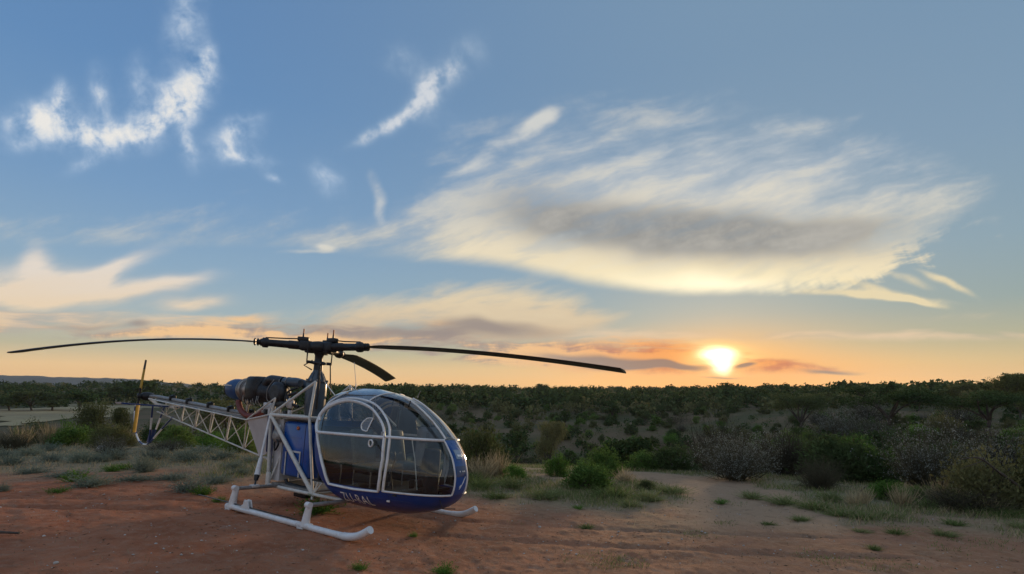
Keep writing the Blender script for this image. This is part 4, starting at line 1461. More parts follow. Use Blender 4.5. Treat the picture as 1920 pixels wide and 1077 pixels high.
def bush_leaves(seed, n, ln, wd, clumps=44, flat=.9, spread=.115, up=.5, shell=.55, gapz=.05):
    g = np.random.default_rng(seed)
    c = unit(g.normal(size=(clumps, 3)) * (1, 1, .9))
    c[:, 2] = np.abs(c[:, 2])
    rad = g.uniform(shell, 1.0, clumps)[:, None] * (.75 + .35 * g.random((clumps, 1)))
    c = c * rad * (.40, .40, .80) * (1, 1, flat)
    c[:, 2] += gapz
    k = g.choice(clumps, n, p=(lambda w: w / w.sum())(g.uniform(.4, 1.5, clumps)))
    off = g.normal(size=(n, 3)) * spread * (.62, .62, .72) * g.uniform(.6, 1.3, clumps)[k][:, None]
    P = c[k] + off
    P[:, 2] = np.abs(P[:, 2] - .01) + .01
    D = unit(P - (0, 0, .1)) + g.normal(size=(n, 3)) * .7 + (0, 0, up)
    return leaves(P, D, ln, wd, g), c


def twig_blades(seed, n, segs, length=.9, wd=.010, lean=.9, jit=.25):
    """many thin upright branching twigs as narrow ribbons; base at z=0"""
    g = np.random.default_rng(seed)
    V, F = [], []
    base = g.normal(size=(n, 3)) * (.10, .10, 0)
    d = unit(np.stack([g.normal(size=n) * lean, g.normal(size=n) * lean, np.abs(g.normal(size=n)) * .6 + .55], -1))
    t0 = g.uniform(0, .5, n)[:, None]
    p = base + d * t0 * .5
    L_n = (length * g.uniform(.35, 1.0, n) / segs)[:, None]
    out = []
    for s in range(segs + 1):
        out.append(p.copy())
        d = unit(d + g.normal(size=(n, 3)) * jit + (0, 0, .10))
        p = p + d * L_n
    Q = np.stack(out, 1)
    Q[..., 2] = np.maximum(Q[..., 2], .0)
    sd = unit(np.cross(d, g.normal(size=(n, 3))))[:, None, :]
    w = wd * np.linspace(1.3, .3, segs + 1)[None, :, None]
    A, B = Q - sd * w, Q + sd * w
    VV = np.stack([A, B], 2).reshape(n, (segs + 1) * 2, 3)
    fi = []
    for s in range(segs):
        fi.append((2 * s, 2 * s + 1, 2 * s + 3, 2 * s + 2))
    fi = np.array(fi)
    F = (np.arange(n)[:, None, None] * ((segs + 1) * 2) + fi[None]).reshape(-1, 4)
    return VV.reshape(-1, 3), F, Q[:, -1], Q


def join_np(*VF):
    V, F, n = [], [], 0
    for v, f in VF:
        V.append(v); F.append(f + n); n += len(v)
    return np.concatenate(V), np.concatenate(F)


def stems_mesh(name, targets, seed, r=.022, m=None):
    g = np.random.default_rng(seed)
    b = MB()
    for t in targets:
        s0 = np.array((g.normal() * .03, g.normal() * .03, 0))
        mid = s0 * .5 + np.asarray(t) * .5 + g.normal(size=3) * .04
        mid[2] = max(.05, mid[2] * .9)
        b.tube(smooth_path([s0 - (0, 0, .03), mid, t], 3), [r, r * .95, r * .9, r * .7, r * .6, r * .5, r * .4], 5, False)
    me = bpy.data.meshes.new(name)
    me.from_pydata(b.v, [], b.f)
    me.update()
    me.materials.append(m or M['bark'])
    return me


def to_mesh(name, VF, m):
    me = mesh_np(name, *VF)
    me.materials.append(m)
    return me


PROTO = {}


def bush_proto(kind, leafm, n, ln, wd, nvar=3, stem=M['bark'], **kw):
    out = []
    for v in range(nvar):
        sd = abs(hash_(kind)) % 1000 + v * 17
        (VF, c) = bush_leaves(sd, n, ln, wd, **kw)
        out.append(dict(foliage=to_mesh(kind + '_foliage', VF, leafm), stems=stems_mesh(kind + '_stems', c[np.argsort(-c[:, 2])][:9] * .92, sd, .014, stem)))
    PROTO[kind] = out


def hash_(s):
    h = 7
    for ch in s:
        h = (h * 31 + ord(ch)) & 0xffffff
    return h


bush_proto('green', L['green'], 5600, .058, .022)
bush_proto('bright', L['bright'], 5200, .055, .018, up=1.0)
bush_proto('dgreen', L['dgreen'], 5600, .056, .024)
bush_proto('olive', L['olive'], 5200, .052, .016, up=.9)
bush_proto('far', L['dgreen'], 620, .12, .075, 5, clumps=14)
bush_proto('farg', L['green'], 620, .12, .070, 4, clumps=14)
bush_proto('faro', L['olive'], 560, .12, .060, 4, clumps=12)


def twig_proto(kind, twm, lfm, n, nl, ln, wd, nvar=3, lean=.8, jit=.22, twd=.006, segs=5):
    out = []
    for v in range(nvar):
        sd = hash_(kind) % 1000 + v * 13
        V, F, tips, Q = twig_blades(sd, n, segs, .95, twd, lean, jit)
        Q2 = Q[:, 2:].reshape(-1, 3)
        g = np.random.default_rng(sd + 1)
        sel = g.integers(0, len(Q2), nl)
        P = Q2[sel] + g.normal(size=(nl, 3)) * .018
        # scale into the unit box
        s = np.array((.5 / np.percentile(np.abs(Q[..., 0]), 96), .5 / np.percentile(np.abs(Q[..., 1]), 96), 1.0 / np.percentile(Q[..., 2], 98.5)))
        lv = leaves(P * s, np.tile((0, 0, 1.), (nl, 1)) + g.normal(size=(nl, 3)) * .8, ln, wd, g)
        out.append(dict(foliage=to_mesh(kind + '_foliage', lv, lfm), stems=to_mesh(kind + '_stems', (V * s, F), twm)))
    PROTO[kind] = out


twig_proto('silver', L['brown'], L['silver'], 520, 7000, .026, .011)
twig_proto('brown', L['brown'], L['brown'], 900, 2600, .040, .012, 3, .9, .26, .005)
twig_proto('sage', L['sage'], L['sage'], 260, 1500, .085, .026, 4, 1.3, .25, .010, 4)
twig_proto('herb', L['bright'], L['bright'], 160, 800, .12, .035, 4, 1.1, .22, .012, 4)
twig_proto('tuft', L['grass'], L['grass'], 240, 260, .14, .016, 4, .7, .12, .012, 4)
twig_proto('drytuft', L['dry'], L['dry'], 200, 160, .12, .012, 3, .5, .10, .010, 4)


def tree_proto(kind, leafm, n, ln, wd, nvar, style, barkm):
    out = []
    for v in range(nvar):
        sd = hash_(kind) % 1000 + v * 29
        g = np.random.default_rng(sd)
        b = MB()
        fork = .30 if style == 'umbrella' else .22
        lean = g.normal(size=2) * .03
        b.tube([(0, 0, -.04), (lean[0] * .5, lean[1] * .5, fork * .5), (lean[0], lean[1], fork)], [.036, .028, .024], 7, False)
        tips = []
        for k in range(7):
            a = k * 2 * math.pi / 7 + g.normal() * .3
            if style == 'umbrella':
                rr, zz_ = g.uniform(.18, .42), g.uniform(.66, .86)
            else:
                rr, zz_ = g.uniform(.12, .36), g.uniform(.45, .88)
            t = np.array((math.cos(a) * rr, math.sin(a) * rr, zz_))
            mid = np.array((math.cos(a) * rr * .45, math.sin(a) * rr * .45, fork + (zz_ - fork) * .5)) + g.normal(size=3) * .02
            b.tube(smooth_path([(lean[0], lean[1], fork - .02), mid, t], 3), [.020, .018, .016, .013, .010, .008, .005], 5, False)
            tips.append(t)
            for q in range(3):
                t2 = t + g.normal(size=3) * (.10, .10, .05)
                b.tube([mid * .4 + t * .6, t2], [.008, .003], 4, False)
                tips.append(t2)
        me = bpy.data.meshes.new(kind + '_trunk'); me.from_pydata(b.v, [], b.f); me.update(); me.materials.append(barkm)
        T = np.array(tips)
        k = g.integers(0, len(T), n)
        off = g.normal(size=(n, 3)) * ((.085, .085, .045) if style == 'umbrella' else (.085, .085, .085))
        P = T[k] + off
        P[:, 2] = np.minimum(P[:, 2], .97 + g.normal(size=n) * .015)
        lv = leaves(P, g.normal(size=(n, 3)) + (0, 0, .4), ln, wd, g)
        out.append(dict(crown=to_mesh(kind + '_crown', lv, leafm), trunk=me))
    PROTO[kind] = out


tree_proto('acacia', L['dgreen'], 6500, .036, .016, 3, 'umbrella', M['bark'])
tree_proto('roundtree', L['olive'], 6000, .040, .020, 3, 'round', M['bark'])
tree_proto('fartree', L['dgreen'], 900, .095, .060, 5, 'round', M['bark'])

CNT = {}


def put(kind, name, x, y, w, h, label=None, cat=None, group=None, parts=True, sink=.02, var=None, rz=None):
    pv = PROTO[kind]
    i = CNT.get(kind, 0); CNT[kind] = i + 1
    pr = pv[(i if var is None else var) % len(pv)]
    z = float(height(x, y)) - sink
    rz = random.uniform(0, 6.28) if rz is None else rz
    keys = list(pr)
    if parts:
        o = empty(name, (x, y, z))
        for k in keys:
            link(k, pr[k], None, o)
    else:
        o = link(name, pr[keys[0]])
        o.location = (x, y, z)
    o.scale = (w, w, h)
    o.rotation_euler = (random.uniform(-.05, .05), random.uniform(-.05, .05), rz)
    return tag(o, label, cat, group)


def at_px(kind, name, px, py, w, h, label, cat='bush', group=None, parts=True, var=None):
    x, y = ground_hit(px, py)
    k = y / 960
    return put(kind, name, x, y, w * k, h * k, label, cat, group, parts, var=var)


def at_top(kind, name, px, top, w, depth, label, cat='bush', group=None, parts=True, minh=.5):
    x = (px - 960) / 960 * depth
    zt = CAM_Z + (737.3 - top) / 960 * depth
    h = max(minh, zt - float(height(x, depth)))
    return put(kind, name, x, depth, w * depth / 960, h, label, cat, group, parts)


# --- bushes and trees one can tell apart
for a in (
    ('olive', 'green_bush', 900, 884, 130, 118, 'large leafy green bush just behind the nose of the helicopter'),
    ('bright', 'green_bush', 968, 902, 66, 42, 'low rounded green bush in grass right of the helicopter nose'),
    ('green', 'green_bush', 1098, 918, 112, 78, 'broad vivid green bush at the edge of the bare ground'),
    ('bright', 'green_bush', 1045, 892, 72, 52, 'smaller green bush left of the broad vivid green one'),
    ('green', 'green_bush', 1130, 892, 80, 74, 'green bush rising behind the broad vivid green one'),
    ('dgreen', 'dark_shrub', 1212, 917, 44, 24, 'small dark shrub beside the bend of the dirt track'),
    ('dgreen', 'green_bush', 1258, 886, 120, 72, 'wide dark green bush behind the bend of the dirt track'),
    ('silver', 'silvery_bush', 1378, 900, 120, 84, 'silvery grey bush standing alone by the dirt track'),
    ('brown', 'bare_thicket', 1318, 886, 70, 50, 'brown leafless thicket between the wide bush and the silvery one'),
    ('dgreen', 'dark_bush', 1565, 902, 150, 122, 'tall dark dense bush behind the red earth strip'),
    ('brown', 'bare_thicket', 1476, 893, 100, 84, 'brown leafless thicket just right of the silvery track side bush'),
    ('brown', 'bare_thicket', 1538, 918, 66, 58, 'small grey twiggy shrub in front of the tall dark bush'),
    ('silver', 'silvery_bush', 1738, 915, 140, 116, 'pale silvery twig bush left of the big arching bush'),
    ('bright', 'green_bush', 1668, 937, 86, 56, 'fresh green bush in front of the pale silvery twig bush'),
    ('green', 'green_bush', 1720, 938, 52, 36, 'little green bush nestled beside the fresh green one'),
    ('olive', 'arching_bush', 1845, 955, 200, 138, 'big olive green bush with a dead arching branch'),
    ('olive', 'arching_bush', 1925, 958, 120, 150, 'tall yellowish bush cut by the edge of the picture'),
    ('brown', 'bare_thicket', 1810, 958, 120, 40, 'low dark brushwood at the foot of the big olive bush'),
    ('green', 'green_bush', 1425, 872, 84, 62, 'domed green bush above the silvery track side bush'),
    ('dgreen', 'green_bush', 1640, 908, 96, 74, 'dark green bush between the tall dark bush and pale silvery one'),
    ('green', 'green_bush', 1455, 884, 84, 66, 'green bush directly behind the silvery track side bush'),
    ('olive', 'green_bush', 1800, 918, 90, 96, 'olive bush filling the gap behind the big arching bush'),
    ('green', 'green_bush', 1205, 884, 84, 50, 'spreading green bush left of the wide dark one by the bend'),
    ('green', 'green_bush', 1606, 903, 92, 104, 'leafy green bush growing into the tall dark bush'),
    ('bright', 'green_bush', 1905, 838, 60, 50, 'bright green bush beyond the arching bush at the picture edge'),
):
    at_px(a[0], *a[1:])
for a in (
    ('acacia', 'acacia_tree', 1500, 735, 96, 62, 'spreading acacia above the tall dark bush, leftmost of three', 'tree'),
    ('acacia', 'acacia_tree', 1668, 722, 128, 52, 'wide flat topped acacia between two others on the slope', 'tree'),
    ('acacia', 'acacia_tree', 1850, 730, 130, 46, 'dense dark acacia with forked trunk above the arching bush', 'tree'),
    ('roundtree', 'leafy_tree', 1912, 703, 70, 62, 'tall round headed tree on the skyline at the picture edge', 'tree'),
    ('roundtree', 'leafy_tree', 1798, 719, 50, 84, 'small round tree on the skyline above the dense dark acacia', 'tree'),
    ('roundtree', 'leafy_tree', 1866, 721, 44, 92, 'pale little tree on the skyline beside the tall round one', 'tree'),
    ('roundtree', 'leafy_tree', 1028, 790, 58, 50, 'slender small tree standing alone on the opposite slope', 'tree'),
    ('roundtree', 'leafy_tree', 420, 748, 130, 46, 'broad rounded green tree seen beneath the rotor engine', 'tree'),
    ('roundtree', 'dark_tree', 178, 752, 66, 42, 'dark olive tree with yellow tips left of the tail rotor', 'tree'),
    ('roundtree', 'dark_tree', 226, 764, 40, 44, 'second smaller dark tree touching the olive one by tail rotor', 'tree'),
    ('green', 'green_bush', 128, 766, 50, 34, 'pointed green bush left of the dark olive tree', 'bush'),
    ('green', 'green_bush', 30, 782, 26, 36, 'small round green bush at the edge of the pale field', 'bush'),
    ('silver', 'grey_bush', 1620, 752, 60, 62, 'grey leafed bush between two flat topped acacias', 'bush'),
    ('silver', 'grey_bush', 1570, 770, 76, 44, 'grey leafed bush left of the middle acacia', 'bush'),
    ('olive', 'olive_bush', 1770, 762, 90, 44, 'yellow olive bush between the middle and dense acacias', 'bush'),
    ('silver', 'grey_bush', 1790, 756, 60, 54, 'grey brown bush behind the yellow olive bush', 'bush'),
    ('dgreen', 'dark_bush', 1640, 785, 130, 34, 'broad dark bush under the middle acacia', 'bush'),
    ('dgreen', 'green_bush', 1715, 800, 100, 30, 'rounded bush right of the broad dark one under the acacia', 'bush'),
    ('brown', 'bare_thicket', 1790, 796, 80, 32, 'round leafless grey thicket below the yellow olive bush', 'bush'),
    ('brown', 'bare_thicket', 1350, 800, 110, 30, 'brown smoky thicket on the slope right of the sun', 'bush'),
    ('green', 'green_bush', 1460, 800, 90, 34, 'green bush beside the brown smoky thicket on the slope', 'bush'),
):
    at_top(*a)
# left bank beyond the tail
for a in (
    ('olive', 'tall_scrub', 75, 832, 96, 52, 'tall feathery scrub at the far left beneath the field'),
    ('green', 'tall_scrub', 135, 836, 84, 56, 'taller green scrub left of the grey bush by the tail'),
    ('olive', 'grey_bush', 210, 838, 92, 60, 'grey green bush standing directly left of the tail guard'),
    ('green', 'green_bush', 330, 840, 84, 56, 'green bush under the middle of the tail boom'),
    ('bright', 'green_bush', 390, 842, 76, 42, 'bright green bush under the front of the tail boom'),
    ('green', 'green_bush', 448, 850, 74, 78, 'green bush seen through the front of the tail boom lattice'),
    ('dgreen', 'green_bush', 290, 830, 60, 50, 'dark bush just right of the tail guard'),
    ('silver', 'silvery_bush', 208, 852, 50, 32, 'pale flowering bush on the open ground below the tail'),
    ('silver', 'silvery_bush', 310, 848, 56, 24, 'low pale bush between tail guard and boom'),
    ('brown', 'bare_thicket', 22, 845, 62, 34, 'brown dry shrub at the far left edge of the scrub'),
):
    at_px(a[0], *a[1:])
ORD = ('first', 'second', 'third', 'fourth', 'fifth', 'sixth', 'seventh', 'eighth')
for q_, (px, w, h) in enumerate(((-30, 60, 42), (18, 50, 34), (60, 52, 38), (98, 58, 36), (150, 54, 42), (205, 60, 34), (250, 40, 38), (262, 60, 46))):
    at_px('fartree', 'dark_tree', px, 771 - (px > 180) * 12, w, h, ORD[q_] + ' dark tree from the picture edge in the row along the pale field', 'tree', 'trees along the field edge')

# small plants on the ground: each its own
TUFTS = [
    ('sage', (150, 868, 40, 26), (212, 862, 46, 24), (350, 866, 52, 28), (290, 862, 44, 22), (190, 866, 36, 16), (270, 885, 40, 30), (95, 866, 34, 18), (20, 872, 40, 20), (440, 880, 36, 18),
     (60, 888, 54, 14), (170, 912, 66, 22), (405, 905, 50, 16), (355, 922, 60, 26), (450, 890, 34, 14), (250, 902, 60, 14), (320, 900, 60, 14), (470, 868, 40, 14), (118, 894, 60, 12), (90, 846, 36, 16), (420, 862, 50, 20),
     (6, 920, 22, 16), (520, 858, 40, 16), (5, 862, 36, 22), (380, 852, 50, 18), (55, 855, 44, 18)),
    ('herb', (145, 903, 44, 22), (210, 884, 28, 14), (110, 924, 34, 12), (380, 928, 36, 18), (595, 962, 66, 32), (675, 1068, 30, 16), (833, 1075, 44, 20), (1352, 944, 24, 10), (775, 1006, 16, 10), (410, 940, 24, 10), (1085, 955, 20, 10), (235, 880, 30, 12)),
    ('tuft', (900, 918, 60, 26), (960, 915, 56, 24), (930, 935, 60, 12), (1020, 935, 70, 20), (1150, 935, 70, 24), (1215, 938, 60, 18), (1180, 950, 50, 14), (1260, 925, 60, 16), (1410, 935, 50, 14), (1470, 945, 60, 16),
     (1530, 955, 70, 16), (1575, 968, 56, 14), (1620, 972, 50, 14), (1660, 968, 56, 12), (1680, 1003, 40, 14), (1770, 1005, 46, 14), (1615, 998, 34, 8), (1840, 965, 56, 16), (1890, 970, 56, 18), (1500, 975, 40, 8),
     (1740, 955, 50, 20), (1560, 940, 50, 22), (880, 905, 50, 22), (1790, 985, 40, 12), (1910, 990, 40, 14), (1440, 985, 30, 8), (1640, 1030, 28, 10), (1100, 990, 30, 8)),
    ('drytuft', (905, 900, 50, 44), (935, 896, 46, 50), (880, 896, 40, 40), (1690, 950, 40, 44), (1760, 948, 44, 50), (1790, 950, 40, 40), (1620, 945, 30, 34), (90, 838, 30, 46), (40, 838, 34, 40), (230, 836, 40, 36), (1170, 905, 40, 26), (1600, 948, 30, 28), (1860, 962, 40, 30)),
]
TL = {'sage': ('sage_tuft', 'low grey green sage tuft on the open ground beyond the red earth', 'sage tufts behind the helicopter'),
      'herb': ('green_herb', 'small bright green herb growing on bare ground', 'bright herbs on the bare ground'),
      'tuft': ('grass_tuft', 'short green grass tuft on the tan ground right of the helicopter', 'grass tufts on the right'),
      'drytuft': ('dry_grass_clump', 'clump of tall straw coloured dry grass beside the bushes', 'dry grass clumps')}
SPECIAL = {('herb', 4): 'leafy green plant growing between the skids under the cabin', ('herb', 5): 'bright green herb on the red earth below the near skid tip',
           ('herb', 6): 'bright green herb at the bottom edge below the cabin', ('herb', 7): 'flat green herb patch in the middle of the dirt track',
           ('sage', 20): 'lone sage tuft on red earth at the far left edge', ('herb', 0): 'vivid green herb at the upper edge of the red earth'}
LAND = [(900, 900, 'just behind the helicopter nose'), (960, 925, 'right of the far skid tip'), (1030, 935, 'in front of the low rounded green bush'), (1150, 935, 'in front of the broad vivid green bush'),
        (1240, 935, 'inside the bend of the dirt track'), (1350, 935, 'on the dirt track'), (1430, 940, 'on the outer side of the dirt track'), (1560, 955, 'before the tall dark bush'), (1640, 975, 'before the fresh green bush'),
        (1730, 965, 'below the pale silvery twig bush'), (1850, 965, 'before the big olive bush'), (1650, 1015, 'on bare ground toward the lower edge'), (1790, 1000, 'on bare ground below the silvery bush'),
        (1480, 985, 'on bare ground below the track'), (1100, 985, 'on bare ground right of the helicopter'), (20, 860, 'at the far left edge'), (80, 870, 'below the tall feathery scrub'), (110, 900, 'at the left rim of the red earth'),
        (180, 890, 'left of the tail guard'), (205, 864, 'around the pale flowering bush'), (280, 875, 'below the tail guard'), (350, 880, 'below the middle of the tail boom'), (380, 915, 'at the red earth rim behind the skids'),
        (440, 880, 'below the front of the tail boom'), (520, 860, 'behind the fuel tank'), (400, 855, 'under the tail boom')]
cl = {}
for row in TUFTS:
    for i, q in enumerate(row[1:]):
        if (row[0], i) in SPECIAL:
            continue
        li = min(range(len(LAND)), key=lambda j: (LAND[j][0] - q[0]) ** 2 + 4 * (LAND[j][1] - q[1]) ** 2)
        cl.setdefault((row[0], li), []).append((q[0], i))
LBL = {}
for (k, li), v in cl.items():
    v.sort()
    names = {1: [''], 2: ['left one of two ', 'right one of two '], 3: ['left one of three ', 'middle one of three ', 'right one of three '], 4: ['first of four ', 'second of four ', 'third of four ', 'last of four ']}.get(len(v), [''] * len(v))
    for nm_, (px_, i) in zip(names, v):
        LBL[(k, i)] = (nm_, LAND[li][2])
BASE = {'sage': 'grey green sage tuft', 'herb': 'small bright green herb', 'tuft': 'short green grass tuft', 'drytuft': 'tall straw coloured grass clump'}
for row in TUFTS:
    k = row[0]
    nm, lb, gp = TL[k]
    for i, q in enumerate(row[1:]):
        sl = SPECIAL.get((k, i))
        if not sl:
            pre, wh = LBL[(k, i)]
            sl = (pre.replace(' one', ' ') + BASE[k] + 's ' + wh) if pre else BASE[k] + ' ' + wh
            sl = ' '.join(sl.split())
        at_px(k, nm, *q, sl, 'plant' if k in ('herb', 'sage') else 'grass', gp)

# --- bushes scattered over the opposite slope and the right-hand bank
g = np.random.default_rng(21)
placed = []


def scatter(n, a0, a1, r0, r1, s0, s1, kinds, where, parts, tree_p, dn=.5, pack=.42, pre='slope'):
    cnt = tries = 0
    while cnt < n and tries < 6000:
        tries += 1
        az = g.uniform(a0, a1)
        r = r0 * (r1 / r0) ** g.random()
        x, y = r * math.sin(az), r * math.cos(az)
        if g.random() > dn + 1.5 * float(fbm(np.array(x * .05), np.array(y * .05), 91, 3)):
            continue
        sz = s0 + (s1 - s0) * g.random() ** 1.6
        if any((x - a) ** 2 + (y - b) ** 2 < (pack * (sz + c_)) ** 2 for a, b, c_ in placed):
            continue
        placed.append((x, y, sz)); cnt += 1
        if g.random() < tree_p:
            put('fartree', 'slope_tree', x, y, sz * 1.3, sz * g.uniform(1.1, 1.5), 'small dark tree on ' + where + (' left of' if x / y < .3 else ' right of' if x / y > .5 else ' below') + ' the sun', 'tree', 'trees of ' + where)
            continue
        k = kinds[int(g.integers(0, len(kinds)))]
        nm, lb = {'far': ('slope_bush', 'dark green bush'), 'farg': ('slope_bush', 'mid green bush'), 'faro': ('slope_bush', 'olive bush'), 'dgreen': ('slope_bush', 'dense dark green bush'),
                  'green': ('slope_bush', 'leafy mid green bush'), 'olive': ('slope_bush', 'yellowish olive bush'), 'bright': ('slope_bush', 'fresh bright green bush'), 'brown': ('bare_thicket', 'brown leafless brush'), 'silver': ('grey_bush', 'grey leafed bush')}[k]
        big = 'big' if sz > s0 + .55 * (s1 - s0) else ('small' if sz < s0 + .18 * (s1 - s0) else 'middling')
        pxx = 960 + 960 * x / y
        sec = ('behind the tail boom' if pxx < 560 else 'behind the cabin' if pxx < 880 else 'right of the helicopter nose' if pxx < 1030 else 'above the broad vivid bush' if pxx < 1190 else 'left of the sun' if pxx < 1300
               else 'below the sun' if pxx < 1400 else 'right of the sun' if pxx < 1520 else 'around the flat topped acacias' if pxx < 1740 else 'toward the picture edge')
        lb2 = big + ' ' + lb
        put(k, nm.replace('slope', pre), x, y, sz, sz * g.uniform(.55, .9), lb2 + ' on ' + where + ' ' + sec, 'bush', lb + 'es of ' + where, parts=parts)


scatter(150, .30, .86, 27, 92, 1.4, 3.2, ['dgreen', 'green', 'olive', 'silver', 'green', 'dgreen', 'green', 'olive', 'bright'], 'the right bank', True, .0, .8, pre='bank')
scatter(285, -.32, .42, 34, 125, 1.5, 3.6, ['far', 'farg', 'faro', 'far', 'farg', 'brown'], 'the opposite slope', False, .08, .85, .31)
scatter(130, -.32, .85, 100, 210, 2.4, 4.6, ['far', 'farg', 'faro', 'far'], 'the upper slope', False, .2, .7, pre='ridge')
scatter(60, -.80, -.30, 45, 85, 1.2, 2.6, ['far', 'farg', 'faro', 'green'], 'the dip beyond the tail', False, .1, .9, pre='scrub')


def far_wood(name, label, n, r0, r1, az0, az1, leafm, smin, smax, seed, nl=70, dens=None):
    """a distant wood that reads as one mass"""
    g = np.random.default_rng(seed)
    az = g.uniform(az0, az1, n); r = r0 * (r1 / r0) ** g.random(n)
    x, y = r * np.sin(az), r * np.cos(az)
    keep = g.random(n) < np.clip(.75 + 1.2 * fbm(x * .012, y * .012, seed, 3), .1, 1)
    fld = (az < -.46) & (az > -.9) & (r < 190) & (y > 0)
    keep &= ~fld
    x, y, r = x[keep], y[keep], r[keep]
    n = len(x)
    s = g.uniform(smin, smax, n) * (1 + .35 * (r > 400))
    k = np.repeat(np.arange(n), nl)
    d = unit(g.normal(size=(len(k), 3))) * (g.random((len(k), 1)) ** .4)
    d = d * (.62, .62, .52) + g.normal(size=(len(k), 3)) * .06
    C = np.stack([x[k], y[k], height(x, y)[k] + s[k] * .50], -1) + d * s[k][:, None] * (1, 1, .9)
    V, F = leaves(C, g.normal(size=(len(k), 3)), 1.0, .62, g)
    V = V.reshape(-1, 4, 3); cen = C[:, None]
    V = cen + (V - cen) * (s[k] * .30)[:, None, None]
    o = link(name, mesh_np(name, V.reshape(-1, 3), F), leafm)
    return tag(o, label, None, None, 'stuff')


far_wood('far_wood', 'dark bushland covering the far ridge up to the skyline', 3600, 125, 1500, -1.0, 1.0, L['dgreen'], 2.4, 4.6, 5, 60)
far_wood('far_wood', 'paler olive bushes mixed into the far bushland', 1300, 110, 700, -1.0, 1.0, L['olive'], 1.8, 3.4, 9, 60)
far_wood('scrub_belt', 'dark scrub thickening up the slope toward the skyline', 260, 110, 220, .25, .95, L['dgreen'], 1.6, 3.4, 14, 90)
far_wood('slope_scrub', 'loose waist high scrub between the bushes of the opposite slope', 650, 34, 130, -.45, .9, L['dgreen'], .7, 1.6, 33, 40)
far_wood('undergrowth', 'low dry scrub and weeds carpeting the opposite slope', 9000, 26, 170, -.55, .95, L['olive'], .22, .75, 24, 12)
far_wood('undergrowth', 'low dark weeds between the bushes of the slope', 2600, 26, 170, -.55, .95, L['dgreen'], .25, .9, 27, 14)
far_wood('far_wood', 'bushland on the ridge behind the viewer', 700, 60, 500, 1.2, 5.08, L['dgreen'], 3.0, 6.0, 15, 60)

# ------------------------------------------------------------------ grass, litter and stones
def grass_patch(name, label, n, leafm, hmin, hmax, wd, seed, rmin, rmax, fn):
    g = np.random.default_rng(seed)
    az = g.uniform(-.98, .98, n); r = rmin * (rmax / rmin) ** g.random(n)
    x, y = r * np.sin(az), r * np.cos(az)
    keep = g.random(n) < fn(x, y, r)
    x, y, r = x[keep], y[keep], r[keep]
    n = len(x)
    z = height(x, y) - .01
    B = np.stack([x, y, z], -1)
    h = g.uniform(hmin, hmax, n) * (.7 + .8 * np.clip(fbm(x * .4, y * .4, seed, 3) + .5, 0, 1))
    lean = np.stack([g.normal(size=n) * .45, g.normal(size=n) * .45, np.ones(n)], -1)
    T = B + lean * h[:, None]
    sd = np.stack([g.normal(size=n), g.normal(size=n), np.zeros(n)], -1)
    sd = unit(sd) * (wd * (.6 + r / 25))[:, None]
    Mid = B * .45 + T * .55 + np.stack([np.zeros(n), np.zeros(n), h * .08], -1)
    V = np.stack([B - sd, B + sd, Mid + sd * .8, Mid - sd * .8, T], 1)
    i = np.arange(n)[:, None] * 5
    F = np.concatenate([i + [0, 1, 2], i + [0, 2, 3], i + [3, 2, 4]], 0)
    o = link(name, mesh_np(name, V.reshape(-1, 3), F), leafm)
    return tag(o, label, None, None, 'stuff')


def veg_amt(x, y, lo=.15, hi=.75):
    red, veg, road, far = soil_masks(x, y)
    return sst(lo, hi, veg) * (1 - road) * np.clip(.12 + 2.6 * (fbm(x * .8, y * .8, 77, 3) + .16), 0, 1)


grass_patch('grass', 'short green grass growing thinly over the tan ground', 330000, L['grass'], .03, .15, .0055, 3, 8, 34, lambda x, y, r: veg_amt(x, y) * sst(-12, -2, x) * (1 - .45 * sst(3, 7, x)))
grass_patch('grass', 'sparse straw coloured grass over the tan ground', 170000, L['dry'], .03, .18, .0038, 4, 8, 34, lambda x, y, r: veg_amt(x, y, .05, .8))
grass_patch('grass', 'grey green ground cover on the left bank', 90000, L['sage'], .02, .10, .006, 6, 10, 34, lambda x, y, r: veg_amt(x, y) * sst(-1, -5, x))
grass_patch('grass', 'a few dry stems standing on the bare earth', 9000, L['dry'], .015, .06, .003, 8, 5, 14, lambda x, y, r: .35 * np.ones_like(x))

grass_patch('grass', 'small patches of low green grass on the bare ground', 70000, L['grass'], .02, .06, .004, 31, 6, 14, lambda x, y, r: sst(.14, .26, fbm(x * 1.1, y * 1.1, 63, 3)) * sst(-1, 2, x) * .9)


def pebbles():
    g = np.random.default_rng(12)
    n = 3200
    az = g.uniform(-.98, .98, n); r = g.uniform(4.5, 14, n)
    x, y = r * np.sin(az), r * np.cos(az)
    z = height(x, y)
    s = .004 + .018 * g.random(n) ** 5
    ico = np.array([(1, 0, 0), (-1, 0, 0), (0, 1, 0), (0, -1, 0), (0, 0, 1), (0, 0, -1)], float)
    fi = np.array([(0, 2, 4), (2, 1, 4), (1, 3, 4), (3, 0, 4), (2, 0, 5), (1, 2, 5), (3, 1, 5), (0, 3, 5)])
    V = np.stack([x, y, z], -1)[:, None] + ico[None] * (s[:, None, None] * g.uniform(.6, 1.4, (n, 6, 1))) * (1.2, 1, .7)
    F = (np.arange(n)[:, None, None] * 6 + fi[None]).reshape(-1, 3)
    o = link('pebbles', mesh_np('pebbles', V.reshape(-1, 3), F), M['rock'])
    tag(o, 'small pale pebbles strewn over the bare earth', None, None, 'stuff')


pebbles()


